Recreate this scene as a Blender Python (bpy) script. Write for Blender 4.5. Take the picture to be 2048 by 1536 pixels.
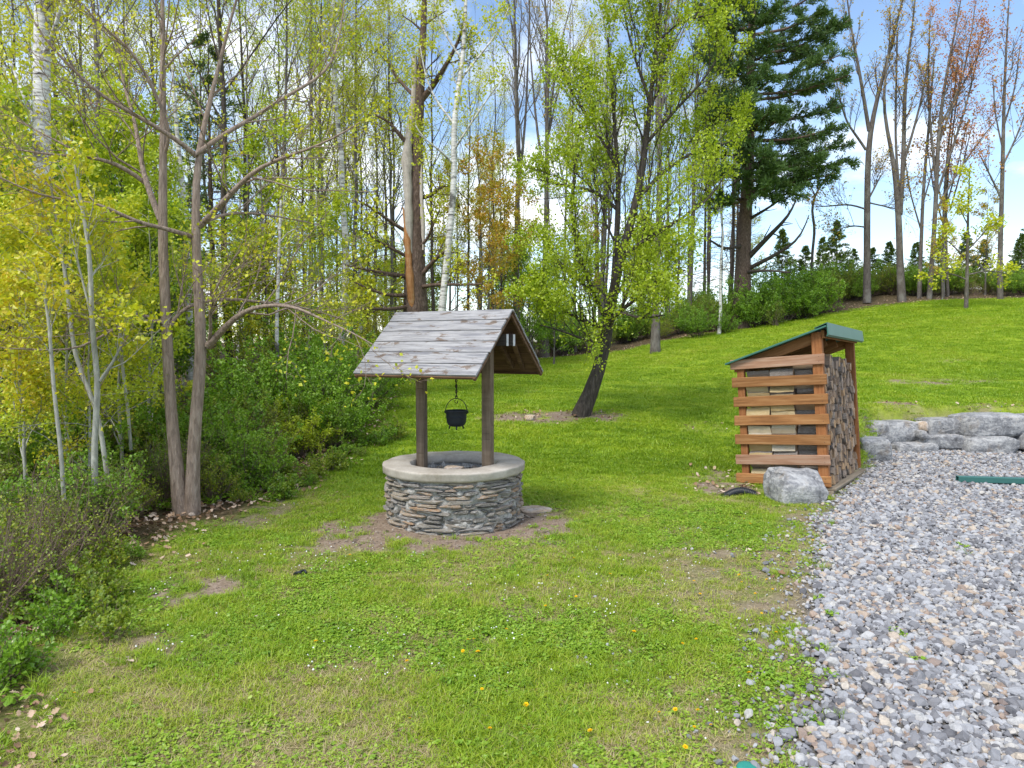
import bpy, bmesh, math, random
import numpy as np
from mathutils import Vector, Matrix, Euler, noise as mnoise

sc = bpy.context.scene
for o in list(bpy.data.objects):
    bpy.data.objects.remove(o, do_unlink=True)
COL = sc.collection
rad = math.radians

# ------------------------------------------------------------------ camera
CAMH, FPX, HORIZON = 1.95, 1400.0, 695.0
PITCH = math.atan((768 - HORIZON) / FPX)
cam_d = bpy.data.cameras.new('camera')
cam = bpy.data.objects.new('camera', cam_d)
COL.objects.link(cam)
cam.location = (0, 0, CAMH)
cam.rotation_euler = (math.pi / 2 - PITCH, 0, 0)
cam_d.sensor_width = 36
cam_d.lens = 36 * FPX / 2048
cam_d.clip_start = 0.05
cam_d.clip_end = 2000
sc.camera = cam

# ------------------------------------------------------------------ sky, sun, exposure
SUN_ELEV, SUN_AZ = rad(53), rad(218)          # azimuth clockwise from +Y: the sun stands behind the camera, to its left
world = bpy.data.worlds.new('World')
sc.world = world
world.use_nodes = True
wn, wl = world.node_tree.nodes, world.node_tree.links
wn.clear()
w_out = wn.new('ShaderNodeOutputWorld')
w_bg = wn.new('ShaderNodeBackground')
w_sky = wn.new('ShaderNodeTexSky')
w_sky.sky_type = 'NISHITA'
w_sky.sun_disc = False
w_sky.sun_elevation = SUN_ELEV
w_sky.sun_rotation = SUN_AZ
w_sky.air_density = 1.0
w_sky.dust_density = 0.25
w_sky.ozone_density = 1.6
w_bg.inputs['Strength'].default_value = 0.128
# scattered cumulus over the whole dome
w_tc = wn.new('ShaderNodeTexCoord')
w_sep = wn.new('ShaderNodeSeparateXYZ')
wl.new(w_tc.outputs['Generated'], w_sep.inputs[0])
def wmath(op, a, b=None):
    n = wn.new('ShaderNodeMath'); n.operation = op
    for i, v in enumerate((a, b)):
        if v is None: continue
        if isinstance(v, (int, float)): n.inputs[i].default_value = v
        else: wl.new(v, n.inputs[i])
    return n.outputs[0]
w_den = wmath('ADD', wmath('MAXIMUM', w_sep.outputs[2], 0.0), 0.22)
w_cx = wmath('DIVIDE', w_sep.outputs[0], w_den)
w_cy = wmath('DIVIDE', w_sep.outputs[1], w_den)
w_cmb = wn.new('ShaderNodeCombineXYZ')
wl.new(w_cx, w_cmb.inputs[0]); wl.new(w_cy, w_cmb.inputs[1]); w_cmb.inputs[2].default_value = 3.7
w_nz = wn.new('ShaderNodeTexNoise')
w_nz.inputs['Scale'].default_value = 1.5
w_nz.inputs['Detail'].default_value = 7
w_nz.inputs['Roughness'].default_value = 0.56
wl.new(w_cmb.outputs[0], w_nz.inputs['Vector'])
w_rmp = wn.new('ShaderNodeValToRGB')
w_rmp.color_ramp.elements[0].position = 0.46
w_rmp.color_ramp.elements[1].position = 0.64
wl.new(w_nz.outputs['Fac'], w_rmp.inputs[0])
w_mix = wn.new('ShaderNodeMix'); w_mix.data_type = 'RGBA'
wl.new(w_rmp.outputs[0], w_mix.inputs['Factor'])
wl.new(w_sky.outputs[0], w_mix.inputs[6])
w_mix.inputs[7].default_value = (6.6, 6.75, 7.0, 1)
wl.new(w_mix.outputs[2], w_bg.inputs['Color'])
wl.new(w_bg.outputs[0], w_out.inputs[0])

sun_d = bpy.data.lights.new('sun', 'SUN')
sun_d.energy = 1.9
sun_d.angle = rad(20)
sun_d.color = (1.0, 0.95, 0.86)
sun = bpy.data.objects.new('sun', sun_d)
COL.objects.link(sun)
sun_dir = Vector((math.sin(SUN_AZ) * math.cos(SUN_ELEV), math.cos(SUN_AZ) * math.cos(SUN_ELEV), math.sin(SUN_ELEV)))
sun.rotation_euler = sun_dir.to_track_quat('Z', 'Y').to_euler()
sun.location = (-20, -20, 30)

vs = sc.view_settings
vs.view_transform = 'Standard'
vs.look = 'None'
vs.gamma = 1.0
vs.exposure = 1.0
vs.use_curve_mapping = False
sc.render.engine = 'CYCLES'
cy = sc.cycles
cy.max_bounces = 6; cy.diffuse_bounces = 3; cy.glossy_bounces = 2; cy.transmission_bounces = 4
cy.transparent_max_bounces = 4
cy.caustics_reflective = False; cy.caustics_refractive = False

# ------------------------------------------------------------------ helpers
def at(px, py, d):
    """world point seen at pixel (px, py) of the 2048 x 1536 photograph, d metres ahead of the camera"""
    x, y = (px - 1024) / FPX, -(py - 768) / FPX
    cp, sp = math.cos(PITCH), math.sin(PITCH)
    v = np.array([x, y * sp + cp, y * cp - sp])
    v = v * (d / v[1])
    return np.array([v[0], v[1], v[2] + CAMH])

def ss(a, b, x):
    t = np.clip((np.asarray(x, float) - a) / (b - a), 0, 1)
    return t * t * (3 - 2 * t)

def _hash(ix, iy, s):
    h = (ix * 374761393 + iy * 668265263 + s * 2147483647) & 0xffffffff
    h = ((h ^ (h >> 13)) * 1274126177) & 0xffffffff
    return ((h ^ (h >> 16)) & 0xffff) / 65535.0

def vnoise(x, y, s=0):
    x = np.asarray(x, float); y = np.asarray(y, float)
    ix = np.floor(x).astype(np.int64); iy = np.floor(y).astype(np.int64)
    fx = x - ix; fy = y - iy
    fx = fx * fx * (3 - 2 * fx); fy = fy * fy * (3 - 2 * fy)
    a, b = _hash(ix, iy, s), _hash(ix + 1, iy, s)
    c, d = _hash(ix, iy + 1, s), _hash(ix + 1, iy + 1, s)
    return (a * (1 - fx) + b * fx) * (1 - fy) + (c * (1 - fx) + d * fx) * fy

def fbm(x, y, s=0, o=4):
    r, a, t = 0, 1.0, 0
    for i in range(o):
        r = r + a * vnoise(x * 2 ** i, y * 2 ** i, s + i * 17); t += a; a *= 0.55
    return r / t

def sdist(poly, x, y):
    """signed distance to a polygon, positive inside"""
    x = np.asarray(x, float); y = np.asarray(y, float)
    d = np.full(x.shape, 1e9); ins = np.zeros(x.shape, bool)
    n = len(poly)
    for i in range(n):
        ax, ay = poly[i]; bx, by = poly[(i + 1) % n]
        ex, ey = bx - ax, by - ay
        t = np.clip(((x - ax) * ex + (y - ay) * ey) / (ex * ex + ey * ey), 0, 1)
        d = np.minimum(d, np.hypot(x - ax - t * ex, y - ay - t * ey))
        cond = ((ay > y) != (by > y))
        with np.errstate(divide='ignore', invalid='ignore'):
            xi = (bx - ax) * (y - ay) / (by - ay if by != ay else 1e-9) + ax
        ins ^= cond & (x < xi)
    return np.where(ins, d, -d)

LAWN = [(-1.6, -8), (-2.35, 2.6), (-2.9, 3.87), (-3.43, 5.25), (-3.64, 6.58), (-3.5, 7.8), (-3.15, 8.6), (-2.95, 10.2),
        (-2.5, 11.6), (-2.8, 15), (-3.8, 21.5), (-2.1, 24.5), (1.6, 30), (4.7, 32), (9.1, 34), (17.4, 36), (27.8, 38),
        (70, 44), (70, -8)]
GRAVEL = [(0.9, -6), (1.0, 2.2), (1.34, 3.25), (1.72, 3.9), (2.05, 4.9), (2.6, 6.0), (3.3, 7.5), (3.9, 8.6), (4.35, 9.2),
          (5.5, 10.9), (6.2, 11.9), (7.2, 13.5), (8.5, 13.45), (10, 13.2), (16, 12.9), (16, -6)]
# patches of bare earth in the lawn: centre x, y, radius x, radius y, strength
BARE = [(-0.95, 7.4, 1.25, 0.95, 2.6), (-0.45, 7.7, 1.25, 0.95, 2.4), (0.1, 7.0, 0.8, 0.35, .7), (0.7, 14.3, 1.5, 0.6, 2.0), (1.6, 14.4, 0.9, 0.6, 2.0),
        (2.9, 9.6, 0.55, 0.5, 1.8), (3.0, 10.3, 0.5, 0.9, .9), (-2.95, 8.1, 0.35, 0.9, .9), (-2.6, 5.6, 0.5, 0.5, 1.0), (-2.2, 4.4, 0.6, 0.35, .9),
        (-1.9, 6.6, 0.7, 0.3, .75), (1.0, 5.9, 0.8, 0.35, .65), (0.25, 5.0, 0.45, 0.25, .7), (1.55, 5.2, 0.5, 0.5, .7), (1.9, 6.3, 0.5, 0.6, .7),
        (-0.35, 4.5, 0.3, 0.2, .6), (10.5, 17.5, 2.0, 0.7, 1.0), (7.6, 14.2, 1.0, 0.4, 1.1), (10, 13.9, 1.4, 0.35, 1.0), (-1.2, 22, 1.5, .8, .8),
        (0.2, 18.5, 0.8, 0.5, .7), (3.7, 13.4, .5, .5, .6), (4.2, 19.6, 1.2, .8, .45), (13, 21, 1.0, .6, .6)]

def H(x, y):
    x = np.asarray(x, float); y = np.asarray(y, float)
    k = 0.055 + 0.105 * ss(0, 24, x)
    sp = lambda v: np.log1p(np.exp(np.clip(v, -40, 40))) * 1.0 + np.maximum(v - 40, 0)
    t = sp(y - 14) - sp(y - 47)
    r = ss(5.0, 7.6, x)
    z = (0.55 + 0.2 * r) * ss(9.6 - 1.2 * r, 15.5 - 1.8 * r, y) + k * t
    z = z - 0.01 * np.maximum(y - 60, 0)
    z = z + (fbm(x * 0.7, y * 0.7, 3) - 0.5) * 0.07 + (fbm(x * 4, y * 4, 9, 2) - 0.5) * 0.018
    g = ss(-0.4, 0.02, sdist(GRAVEL, x, y))
    return z * (1 - g) + g * ((fbm(x * .8, y * .8, 5) - .5) * 0.05)

def Hs(x, y):
    return float(H(np.array([x]), np.array([y]))[0])

def bare_mask(x, y):
    b = np.zeros(np.shape(x))
    for cx, cyy, rx, ry, s in BARE:
        q = np.hypot((x - cx) / rx, (y - cyy) / ry)
        b = np.maximum(b, s * (1 - ss(0.45, 1.25, q)))
    n = fbm(x * 2.4, y * 2.4, 41, 5)
    return np.clip(b * (0.1 + 1.5 * n) * ss(.34, .6, fbm(x * 4.5, y * 4.5, 43) + .12 * (b > .95)), 0, 1)

# ---- objects
def tag(o, label=None, cat=None, group=None, kind=None):
    if label: o['label'] = label
    if cat: o['category'] = cat
    if group: o['group'] = group
    if kind: o['kind'] = kind
    return o

def obj(name, data, parent=None, loc=None, rot=None, **kw):
    o = bpy.data.objects.new(name, data)
    COL.objects.link(o)
    if parent is not None: o.parent = parent
    if loc is not None: o.location = loc
    if rot is not None: o.rotation_euler = rot
    return tag(o, **kw)

def mesh_np(name, V, quads=None, tris=None, mats=(), midx=None, attrs=None, smooth=False):
    me = bpy.data.meshes.new(name)
    V = np.asarray(V, np.float32)
    nq = 0 if quads is None else len(quads)
    nt = 0 if tris is None else len(tris)
    loops = []
    if nq: loops.append(np.asarray(quads, np.int32).ravel())
    if nt: loops.append(np.asarray(tris, np.int32).ravel())
    loops = np.concatenate(loops)
    tot = np.concatenate([np.full(nq, 4, np.int32), np.full(nt, 3, np.int32)])
    st = np.concatenate([[0], np.cumsum(tot)[:-1]]).astype(np.int32)
    me.vertices.add(len(V)); me.vertices.foreach_set('co', V.ravel())
    me.loops.add(len(loops)); me.loops.foreach_set('vertex_index', loops)
    me.polygons.add(len(tot)); me.polygons.foreach_set('loop_start', st)
    me.polygons.foreach_set('loop_total', tot)
    for m in mats: me.materials.append(m)
    if midx is not None: me.polygons.foreach_set('material_index', np.asarray(midx, np.int32))
    if attrs:
        for k, (typ, dom, arr) in attrs.items():
            a = me.attributes.new(k, typ, dom)
            a.data.foreach_set('color' if 'COLOR' in typ else ('vector' if 'VECTOR' in typ else 'value'), np.asarray(arr, np.int32 if typ == 'INT' else np.float32).ravel())
    me.polygons.foreach_set('use_smooth', np.full(len(tot), smooth))
    me.update(calc_edges=True)
    me.validate()
    return me

def bm_mesh(name, bm, mats=(), smooth=False):
    me = bpy.data.meshes.new(name)
    bm.to_mesh(me); bm.free()
    for m in mats: me.materials.append(m)
    for p in me.polygons: p.use_smooth = smooth
    return me

_box_cache = {}
def box_mesh(name, sx, sy, sz, mat, bevel=0.006, wob=0.0, seed=0):
    key = (round(sx, 3), round(sy, 3), round(sz, 3), mat.name, bevel, wob, seed)
    if key in _box_cache: return _box_cache[key]
    bm = bmesh.new()
    bmesh.ops.create_cube(bm, size=1.0)
    for v in bm.verts: v.co = Vector((v.co.x * sx, v.co.y * sy, v.co.z * sz))
    if wob:
        r = random.Random(seed)
        for v in bm.verts: v.co += Vector((r.uniform(-wob, wob) * 2, r.uniform(-wob, wob), r.uniform(-wob, wob)))
    if bevel: bmesh.ops.bevel(bm, geom=bm.edges[:], offset=bevel, segments=1, affect='EDGES', clamp_overlap=True)
    me = bm_mesh(name, bm, [mat])
    _box_cache[key] = me
    return me

def nz(p):
    return mnoise.noise(Vector(p))

def boulder_mesh(name, seed, mat, sub=4, square=0.62, cuts=9, rough=0.10, smooth=True, block=0, extra=()):
    """angular weathered rock in the unit box (-1..1)"""
    r = random.Random(seed)
    bm = bmesh.new()
    bmesh.ops.create_icosphere(bm, subdivisions=sub, radius=1.0)
    planes = []
    for i in range(cuts):
        n = Vector((r.gauss(0, 1), r.gauss(0, 1), r.gauss(0, 1))).normalized()
        planes.append((n, r.uniform(0.88, 1.06) if block else r.uniform(0.62, 0.86)))
    planes += [(Vector(n).normalized(), d) for n, d in extra]
    off = Vector((seed * 3.1, seed * 1.7, seed * 0.9))
    for v in bm.verts:
        c = v.co
        c = Vector([math.copysign(abs(q) ** square, q) for q in c])
        for n, d in planes:
            s = c.dot(n) - d * (1.0 + (0.42 if block else 0.25) * (abs(n.x) + abs(n.y) + abs(n.z) - 1))
            if s > 0: c -= n * s * 0.93
        f = mnoise.noise(c * 1.6 + off) * rough + mnoise.noise(c * 4.5 + off) * rough * 0.45 + mnoise.noise(c * 11 + off) * rough * 0.18
        v.co = c * (1 + f)
    mx = [max(abs(v.co[i]) for v in bm.verts) for i in range(3)]
    for v in bm.verts: v.co = Vector([v.co[i] / mx[i] for i in range(3)])
    return bm_mesh(name, bm, [mat], smooth)

def hull_mesh(name, seed, mat, n=12, flat=0.55, smooth=False):
    r = random.Random(seed)
    bm = bmesh.new()
    for i in range(n):
        v = Vector((r.gauss(0, 1), r.gauss(0, 1), r.gauss(0, 1))).normalized() * r.uniform(.8, 1.0)
        bm.verts.new((v.x * r.uniform(.95, 1.05), v.y * 0.78, v.z * flat))
    res = bmesh.ops.convex_hull(bm, input=bm.verts[:])
    lone = [v for v in bm.verts if not v.link_faces]
    bmesh.ops.delete(bm, geom=lone, context='VERTS')
    return bm_mesh(name, bm, [mat], smooth)

# ---- node scatter (for the uncountable: grass, gravel, litter)
def scatter(name, protos, pts, rot, scl, tint, pick, **kw):
    n = len(pts)
    me = bpy.data.meshes.new(name)
    me.vertices.add(n); me.vertices.foreach_set('co', np.asarray(pts, np.float32).ravel())
    def at_(k, typ, arr):
        a = me.attributes.new(k, typ, 'POINT')
        a.data.foreach_set('vector' if typ == 'FLOAT_VECTOR' else 'value', np.asarray(arr, np.int32 if typ == 'INT' else np.float32).ravel())
    at_('rot', 'FLOAT_VECTOR', rot); at_('scl', 'FLOAT_VECTOR', scl); at_('tint', 'FLOAT', tint); at_('pick', 'INT', pick)
    o = obj(name, me, **kw)
    g = bpy.data.node_groups.new(name + '_nodes', 'GeometryNodeTree')
    g.interface.new_socket('Geometry', in_out='INPUT', socket_type='NodeSocketGeometry')
    g.interface.new_socket('Geometry', in_out='OUTPUT', socket_type='NodeSocketGeometry')
    N, L = g.nodes, g.links
    gi, go = N.new('NodeGroupInput'), N.new('NodeGroupOutput')
    iop = N.new('GeometryNodeInstanceOnPoints')
    g2i = N.new('GeometryNodeGeometryToInstance')
    for p in reversed(protos):
        oi = N.new('GeometryNodeObjectInfo')
        oi.inputs['Object'].default_value = p
        L.new(oi.outputs['Geometry'], g2i.inputs[0])
    def na(k, typ):
        a = N.new('GeometryNodeInputNamedAttribute'); a.data_type = typ
        a.inputs['Name'].default_value = k
        return a.outputs['Attribute']
    L.new(gi.outputs[0], iop.inputs['Points'])
    L.new(g2i.outputs[0], iop.inputs['Instance'])
    iop.inputs['Pick Instance'].default_value = True
    L.new(na('pick', 'INT'), iop.inputs['Instance Index'])
    e2r = N.new('FunctionNodeEulerToRotation')
    L.new(na('rot', 'FLOAT_VECTOR'), e2r.inputs[0])
    L.new(e2r.outputs[0], iop.inputs['Rotation'])
    L.new(na('scl', 'FLOAT_VECTOR'), iop.inputs['Scale'])
    L.new(iop.outputs[0], go.inputs[0])
    md = o.modifiers.new('scatter', 'NODES'); md.node_group = g
    return o

def proto(name, me):
    return bpy.data.objects.new(name, me)          # never linked to the scene: only a source shape for the scatter

# ------------------------------------------------------------------ materials
class NT:
    def __init__(s, name):
        s.m = bpy.data.materials.new(name); s.m.use_nodes = True
        s.t = s.m.node_tree; s.N = s.t.nodes; s.L = s.t.links
        s.N.clear(); s.out = s.N.new('ShaderNodeOutputMaterial')
    def set(s, sock, v):
        if hasattr(v, 'is_output'): s.L.new(v, sock)
        else: sock.default_value = v if not isinstance(v, tuple) or len(v) != 3 or sock.type != 'RGBA' else (*v, 1)
    def node(s, typ, **kw):
        n = s.N.new(typ)
        for k, v in kw.items(): setattr(n, k, v)
        return n
    def math(s, op, a, b=0.0, clamp=False):
        n = s.node('ShaderNodeMath', operation=op, use_clamp=clamp); s.set(n.inputs[0], a); s.set(n.inputs[1], b)
        return n.outputs[0]
    def mix(s, f, a, b, blend='MIX'):
        n = s.node('ShaderNodeMix', data_type='RGBA', blend_type=blend)
        s.set(n.inputs[0], f); s.set(n.inputs[6], a); s.set(n.inputs[7], b)
        return n.outputs[2]
    def ramp(s, f, stops, interp='LINEAR'):
        n = s.node('ShaderNodeValToRGB'); cr = n.color_ramp; cr.interpolation = interp
        while len(cr.elements) > 1: cr.elements.remove(cr.elements[-1])
        for i, (p, c) in enumerate(stops):
            e = cr.elements[0] if i == 0 else cr.elements.new(p)
            e.position = p
            e.color = (c, c, c, 1) if isinstance(c, (int, float)) else (*c, 1)
        s.set(n.inputs[0], f)
        return n.outputs[0]
    def coords(s, kind='Object', scale=(1, 1, 1), rnd=0.0):
        if kind == 'World':
            v = s.node('ShaderNodeNewGeometry').outputs['Position']
        else:
            v = s.node('ShaderNodeTexCoord').outputs[kind]
        mp = s.node('ShaderNodeMapping'); mp.inputs['Scale'].default_value = scale
        s.L.new(v, mp.inputs[0])
        if rnd:
            r = s.node('ShaderNodeObjectInfo').outputs['Random']
            c = s.node('ShaderNodeCombineXYZ')
            q = s.math('MULTIPLY', r, rnd)
            for i in range(3): s.L.new(q, c.inputs[i])
            s.L.new(c.outputs[0], mp.inputs['Location'])
        return mp.outputs[0]
    def noise(s, vec, scale, detail=4, rough=0.55, dist=0.0):
        n = s.node('ShaderNodeTexNoise')
        n.inputs['Scale'].default_value = scale; n.inputs['Detail'].default_value = detail
        n.inputs['Roughness'].default_value = rough; n.inputs['Distortion'].default_value = dist
        s.L.new(vec, n.inputs['Vector'])
        return n.outputs['Fac']
    def voro(s, vec, scale, feature='F1', out='Distance'):
        n = s.node('ShaderNodeTexVoronoi', feature=feature); n.inputs['Scale'].default_value = scale
        s.L.new(vec, n.inputs['Vector']); return n.outputs[out]
    def rnd(s): return s.node('ShaderNodeObjectInfo').outputs['Random']
    def attr(s, name, inst=False):
        n = s.node('ShaderNodeAttribute', attribute_name=name)
        if inst: n.attribute_type = 'INSTANCER'
        return n
    def bump(s, h, strength=0.5, dist=0.01, nrm=None):
        n = s.node('ShaderNodeBump'); n.inputs['Strength'].default_value = strength; n.inputs['Distance'].default_value = dist
        s.L.new(h, n.inputs['Height'])
        if nrm is not None: s.L.new(nrm, n.inputs['Normal'])
        return n.outputs[0]
    def pbr(s, col, rough=0.8, nrm=None, metal=0.0, spec=0.3):
        n = s.node('ShaderNodeBsdfPrincipled')
        s.set(n.inputs['Base Color'], col); s.set(n.inputs['Roughness'], rough); s.set(n.inputs['Metallic'], metal)
        n.inputs['Specular IOR Level'].default_value = spec
        if nrm is not None: s.L.new(nrm, n.inputs['Normal'])
        s.L.new(n.outputs[0], s.out.inputs[0])
        return s.m

def leaf_mat(name, stops, trans=0.42, inst=False, wpatch=None):
    t = NT(name)
    if inst:
        f = t.math('ADD', t.math('MULTIPLY', t.attr('tint', True).outputs['Fac'], 0.65), t.math('MULTIPLY', t.attr('rnd').outputs['Fac'], 0.35))
    else:
        f = t.math('ADD', t.math('MULTIPLY', t.attr('rnd').outputs['Fac'], 0.75), t.math('MULTIPLY', t.rnd(), 0.25))
    c = t.ramp(f, stops)
    d = t.node('ShaderNodeBsdfDiffuse'); t.L.new(c, d.inputs[0])
    tr = t.node('ShaderNodeBsdfTranslucent')
    t.L.new(t.mix(0.35, c, (0.55, 0.6, 0.03), 'MULTIPLY') if False else c, tr.inputs[0])
    gl = t.node('ShaderNodeBsdfGlossy'); gl.inputs['Roughness'].default_value = 0.45; gl.inputs[0].default_value = (1, 1, 1, 1)
    m1 = t.node('ShaderNodeMixShader'); m1.inputs[0].default_value = trans
    t.L.new(d.outputs[0], m1.inputs[1]); t.L.new(tr.outputs[0], m1.inputs[2])
    m2 = t.node('ShaderNodeMixShader'); m2.inputs[0].default_value = 0.035
    t.L.new(m1.outputs[0], m2.inputs[1]); t.L.new(gl.outputs[0], m2.inputs[2])
    t.L.new(m2.outputs[0], t.out.inputs[0])
    return t.m

def bark_mat(name, c1, c2, c3, vs=(9, 9, 1.6), bump=0.8, lich=None):
    t = NT(name)
    v = t.coords('Object', vs, rnd=20)
    n1 = t.noise(v, 3.0, 6, 0.65, 0.6)
    vo = t.voro(v, 3.5)
    h = t.math('ADD', n1, t.math('MULTIPLY', vo, 0.5))
    c = t.ramp(n1, [(0.28, c1), (0.52, c2), (0.75, c3)])
    if lich:
        n2 = t.noise(t.coords('Object', (1, 1, .6), rnd=31), 2.3, 3)
        c = t.mix(t.ramp(n2, [(0.52, 0.0), (0.66, 0.75)]), c, lich)
    return t.pbr(c, 0.9, t.bump(h, bump, 0.03), spec=0.15)

def birch_mat(name):
    t = NT(name)
    v = t.coords('Object', (2.2, 2.2, 14), rnd=20)
    n = t.noise(v, 1.6, 5, 0.7)
    v2 = t.coords('Object', (1, 1, 1.2), rnd=9)
    n2 = t.noise(v2, 2.2, 4, 0.6)
    c = t.ramp(n, [(0.34, (0.03, 0.028, 0.025)), (0.43, (0.42, 0.41, 0.39)), (0.6, (0.72, 0.71, 0.68))])
    c = t.mix(t.ramp(n2, [(0.57, 0.0), (0.66, 0.85)]), c, (0.07, 0.065, 0.06))
    return t.pbr(c, 0.75, t.bump(n, 0.3, 0.01), spec=0.2)

def wood_mat(name, cols, grain=(2.5, 40, 40), dark=(0.03, 0.02, 0.015), crack=0.5, bump=0.3, tone=0.25):
    """sawn wood, grain along local x"""
    t = NT(name)
    v = t.coords('Object', grain, rnd=60)
    n = t.noise(v, 1.0, 5, 0.6, 0.35)
    v2 = t.coords('Object', (1.0, 5, 5), rnd=43)
    n2 = t.noise(v2, 2.2, 4, 0.6)
    c = t.ramp(t.math('ADD', t.math('MULTIPLY', n, 0.65), t.math('MULTIPLY', n2, 0.35)), [(0.3, cols[0]), (0.5, cols[1]), (0.72, cols[2])])
    cr = t.ramp(t.noise(t.coords('Object', (1.2, 60, 60), rnd=13), 1.0, 3, 0.5), [(0.27, crack), (0.36, 0.0)])
    c = t.mix(cr, c, dark)
    vv = t.node('ShaderNodeVectorMath', operation='SCALE')
    hsv = t.node('ShaderNodeHueSaturation')
    t.set(hsv.inputs['Value'], t.math('ADD', t.math('MULTIPLY', t.rnd(), tone), 1 - tone / 2))
    t.L.new(c, hsv.inputs['Color'])
    return t.pbr(hsv.outputs[0], 0.8, t.bump(n, bump, 0.004), spec=0.2)

def stone_mat(name, cols, scale=6, bump=0.5, mortar=None, tone=0.5):
    t = NT(name)
    v = t.coords('Object', (1, 1, 1), rnd=50)
    n = t.noise(v, scale, 7, 0.62, 0.3)
    n2 = t.noise(v, scale * 4.5, 4, 0.6)
    r = t.rnd()
    f = t.math('ADD', t.math('MULTIPLY', n, 1 - tone), t.math('MULTIPLY', r, tone))
    c = t.ramp(f, cols)
    c = t.mix(t.ramp(n2, [(0.35, 0.55), (0.5, 0.0)]), c, (0.05, 0.045, 0.04))
    if mortar:
        c = t.mix(t.ramp(t.noise(v, scale * 0.8, 5, 0.7), [(0.52, 0.0), (0.60, 0.85)]), c, mortar)
    h = t.math('ADD', n, t.math('MULTIPLY', n2, 0.35))
    return t.pbr(c, 0.88, t.bump(h, bump, 0.03), spec=0.2)

M = {}
# fresh spring leaves are light: greens and yellows of the young foliage itself
M['leaf_lime'] = leaf_mat('leaf_lime', [(0.0, (0.26, 0.38, 0.012)), (0.45, (0.43, 0.54, 0.02)), (0.8, (0.58, 0.64, 0.03)), (1.0, (0.68, 0.68, 0.10))], 0.45)
M['leaf_yellow'] = leaf_mat('leaf_yellow', [(0.0, (0.38, 0.48, 0.02)), (0.5, (0.60, 0.63, 0.025)), (0.85, (0.72, 0.66, 0.03)), (1.0, (0.70, 0.50, 0.04))], 0.45)
M['leaf_gold'] = leaf_mat('leaf_gold', [(0.0, (0.34, 0.48, 0.015)), (0.5, (0.60, 0.60, 0.02)), (0.85, (0.70, 0.54, 0.03)), (1.0, (0.62, 0.34, 0.03))], 0.45)
M['leaf_green'] = leaf_mat('leaf_green', [(0.0, (0.10, 0.22, 0.012)), (0.5, (0.20, 0.37, 0.02)), (0.85, (0.30, 0.46, 0.03)), (1.0, (0.38, 0.50, 0.06))], 0.4)
M['leaf_olive'] = leaf_mat('leaf_olive', [(0.0, (0.11, 0.20, 0.015)), (0.5, (0.24, 0.34, 0.02)), (0.85, (0.38, 0.40, 0.03)), (1.0, (0.42, 0.28, 0.05))], 0.4)
M['leaf_red'] = leaf_mat('leaf_red', [(0.0, (0.42, 0.36, 0.06)), (0.35, (0.58, 0.32, 0.09)), (0.7, (0.60, 0.23, 0.11)), (1.0, (0.62, 0.38, 0.12))], 0.4)
M['leaf_orange'] = leaf_mat('leaf_orange', [(0.0, (0.34, 0.40, 0.02)), (0.4, (0.52, 0.44, 0.03)), (0.75, (0.60, 0.32, 0.04)), (1.0, (0.60, 0.22, 0.05))], 0.4)
M['needle'] = leaf_mat('needle', [(0.0, (0.06, 0.12, 0.035)), (0.6, (0.11, 0.20, 0.045)), (1.0, (0.22, 0.28, 0.06))], 0.25)
M['needle_light'] = leaf_mat('needle_light', [(0.0, (0.07, 0.14, 0.025)), (0.6, (0.15, 0.23, 0.04)), (1.0, (0.28, 0.34, 0.06))], 0.25)
M['bark_brown'] = bark_mat('bark_brown', (0.16, 0.12, 0.095), (0.33, 0.255, 0.205), (0.47, 0.385, 0.32), vs=(12, 12, 2.2))
M['bark_grey'] = bark_mat('bark_grey', (0.055, 0.048, 0.043), (0.125, 0.11, 0.10), (0.22, 0.205, 0.185), lich=(0.24, 0.245, 0.22))
M['bark_dark'] = bark_mat('bark_dark', (0.03, 0.026, 0.023), (0.08, 0.066, 0.056), (0.16, 0.135, 0.115))
M['bark_pine'] = bark_mat('bark_pine', (0.05, 0.035, 0.028), (0.13, 0.09, 0.07), (0.24, 0.18, 0.15), vs=(7, 7, 2.5))
M['bark_pale'] = bark_mat('bark_pale', (0.20, 0.20, 0.17), (0.36, 0.36, 0.31), (0.52, 0.52, 0.46), vs=(6, 6, 2), bump=0.3)
M['bark_maple'] = bark_mat('bark_maple', (0.06, 0.05, 0.045), (0.13, 0.112, 0.10), (0.22, 0.195, 0.175), lich=(0.22, 0.21, 0.19))
M['bark_birch'] = birch_mat('bark_birch')
M['twig_brown'] = NT('twig_brown').pbr((0.22, 0.16, 0.125), 0.85, spec=0.1)
M['twig_grey'] = NT('twig_grey').pbr((0.17, 0.145, 0.13), 0.85, spec=0.1)
M['twig_dark'] = NT('twig_dark').pbr((0.075, 0.06, 0.05), 0.85, spec=0.1)
M['twig_pale'] = NT('twig_pale').pbr((0.36, 0.34, 0.29), 0.85, spec=0.1)
M['heartwood'] = wood_mat('heartwood', [(0.22, 0.09, 0.03), (0.42, 0.20, 0.08), (0.5, 0.34, 0.2)], (30, 30, 2))
M['bleached'] = wood_mat('bleached', [(0.26, 0.23, 0.2), (0.45, 0.40, 0.35), (0.58, 0.53, 0.47)], (30, 30, 2), crack=.6)

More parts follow.
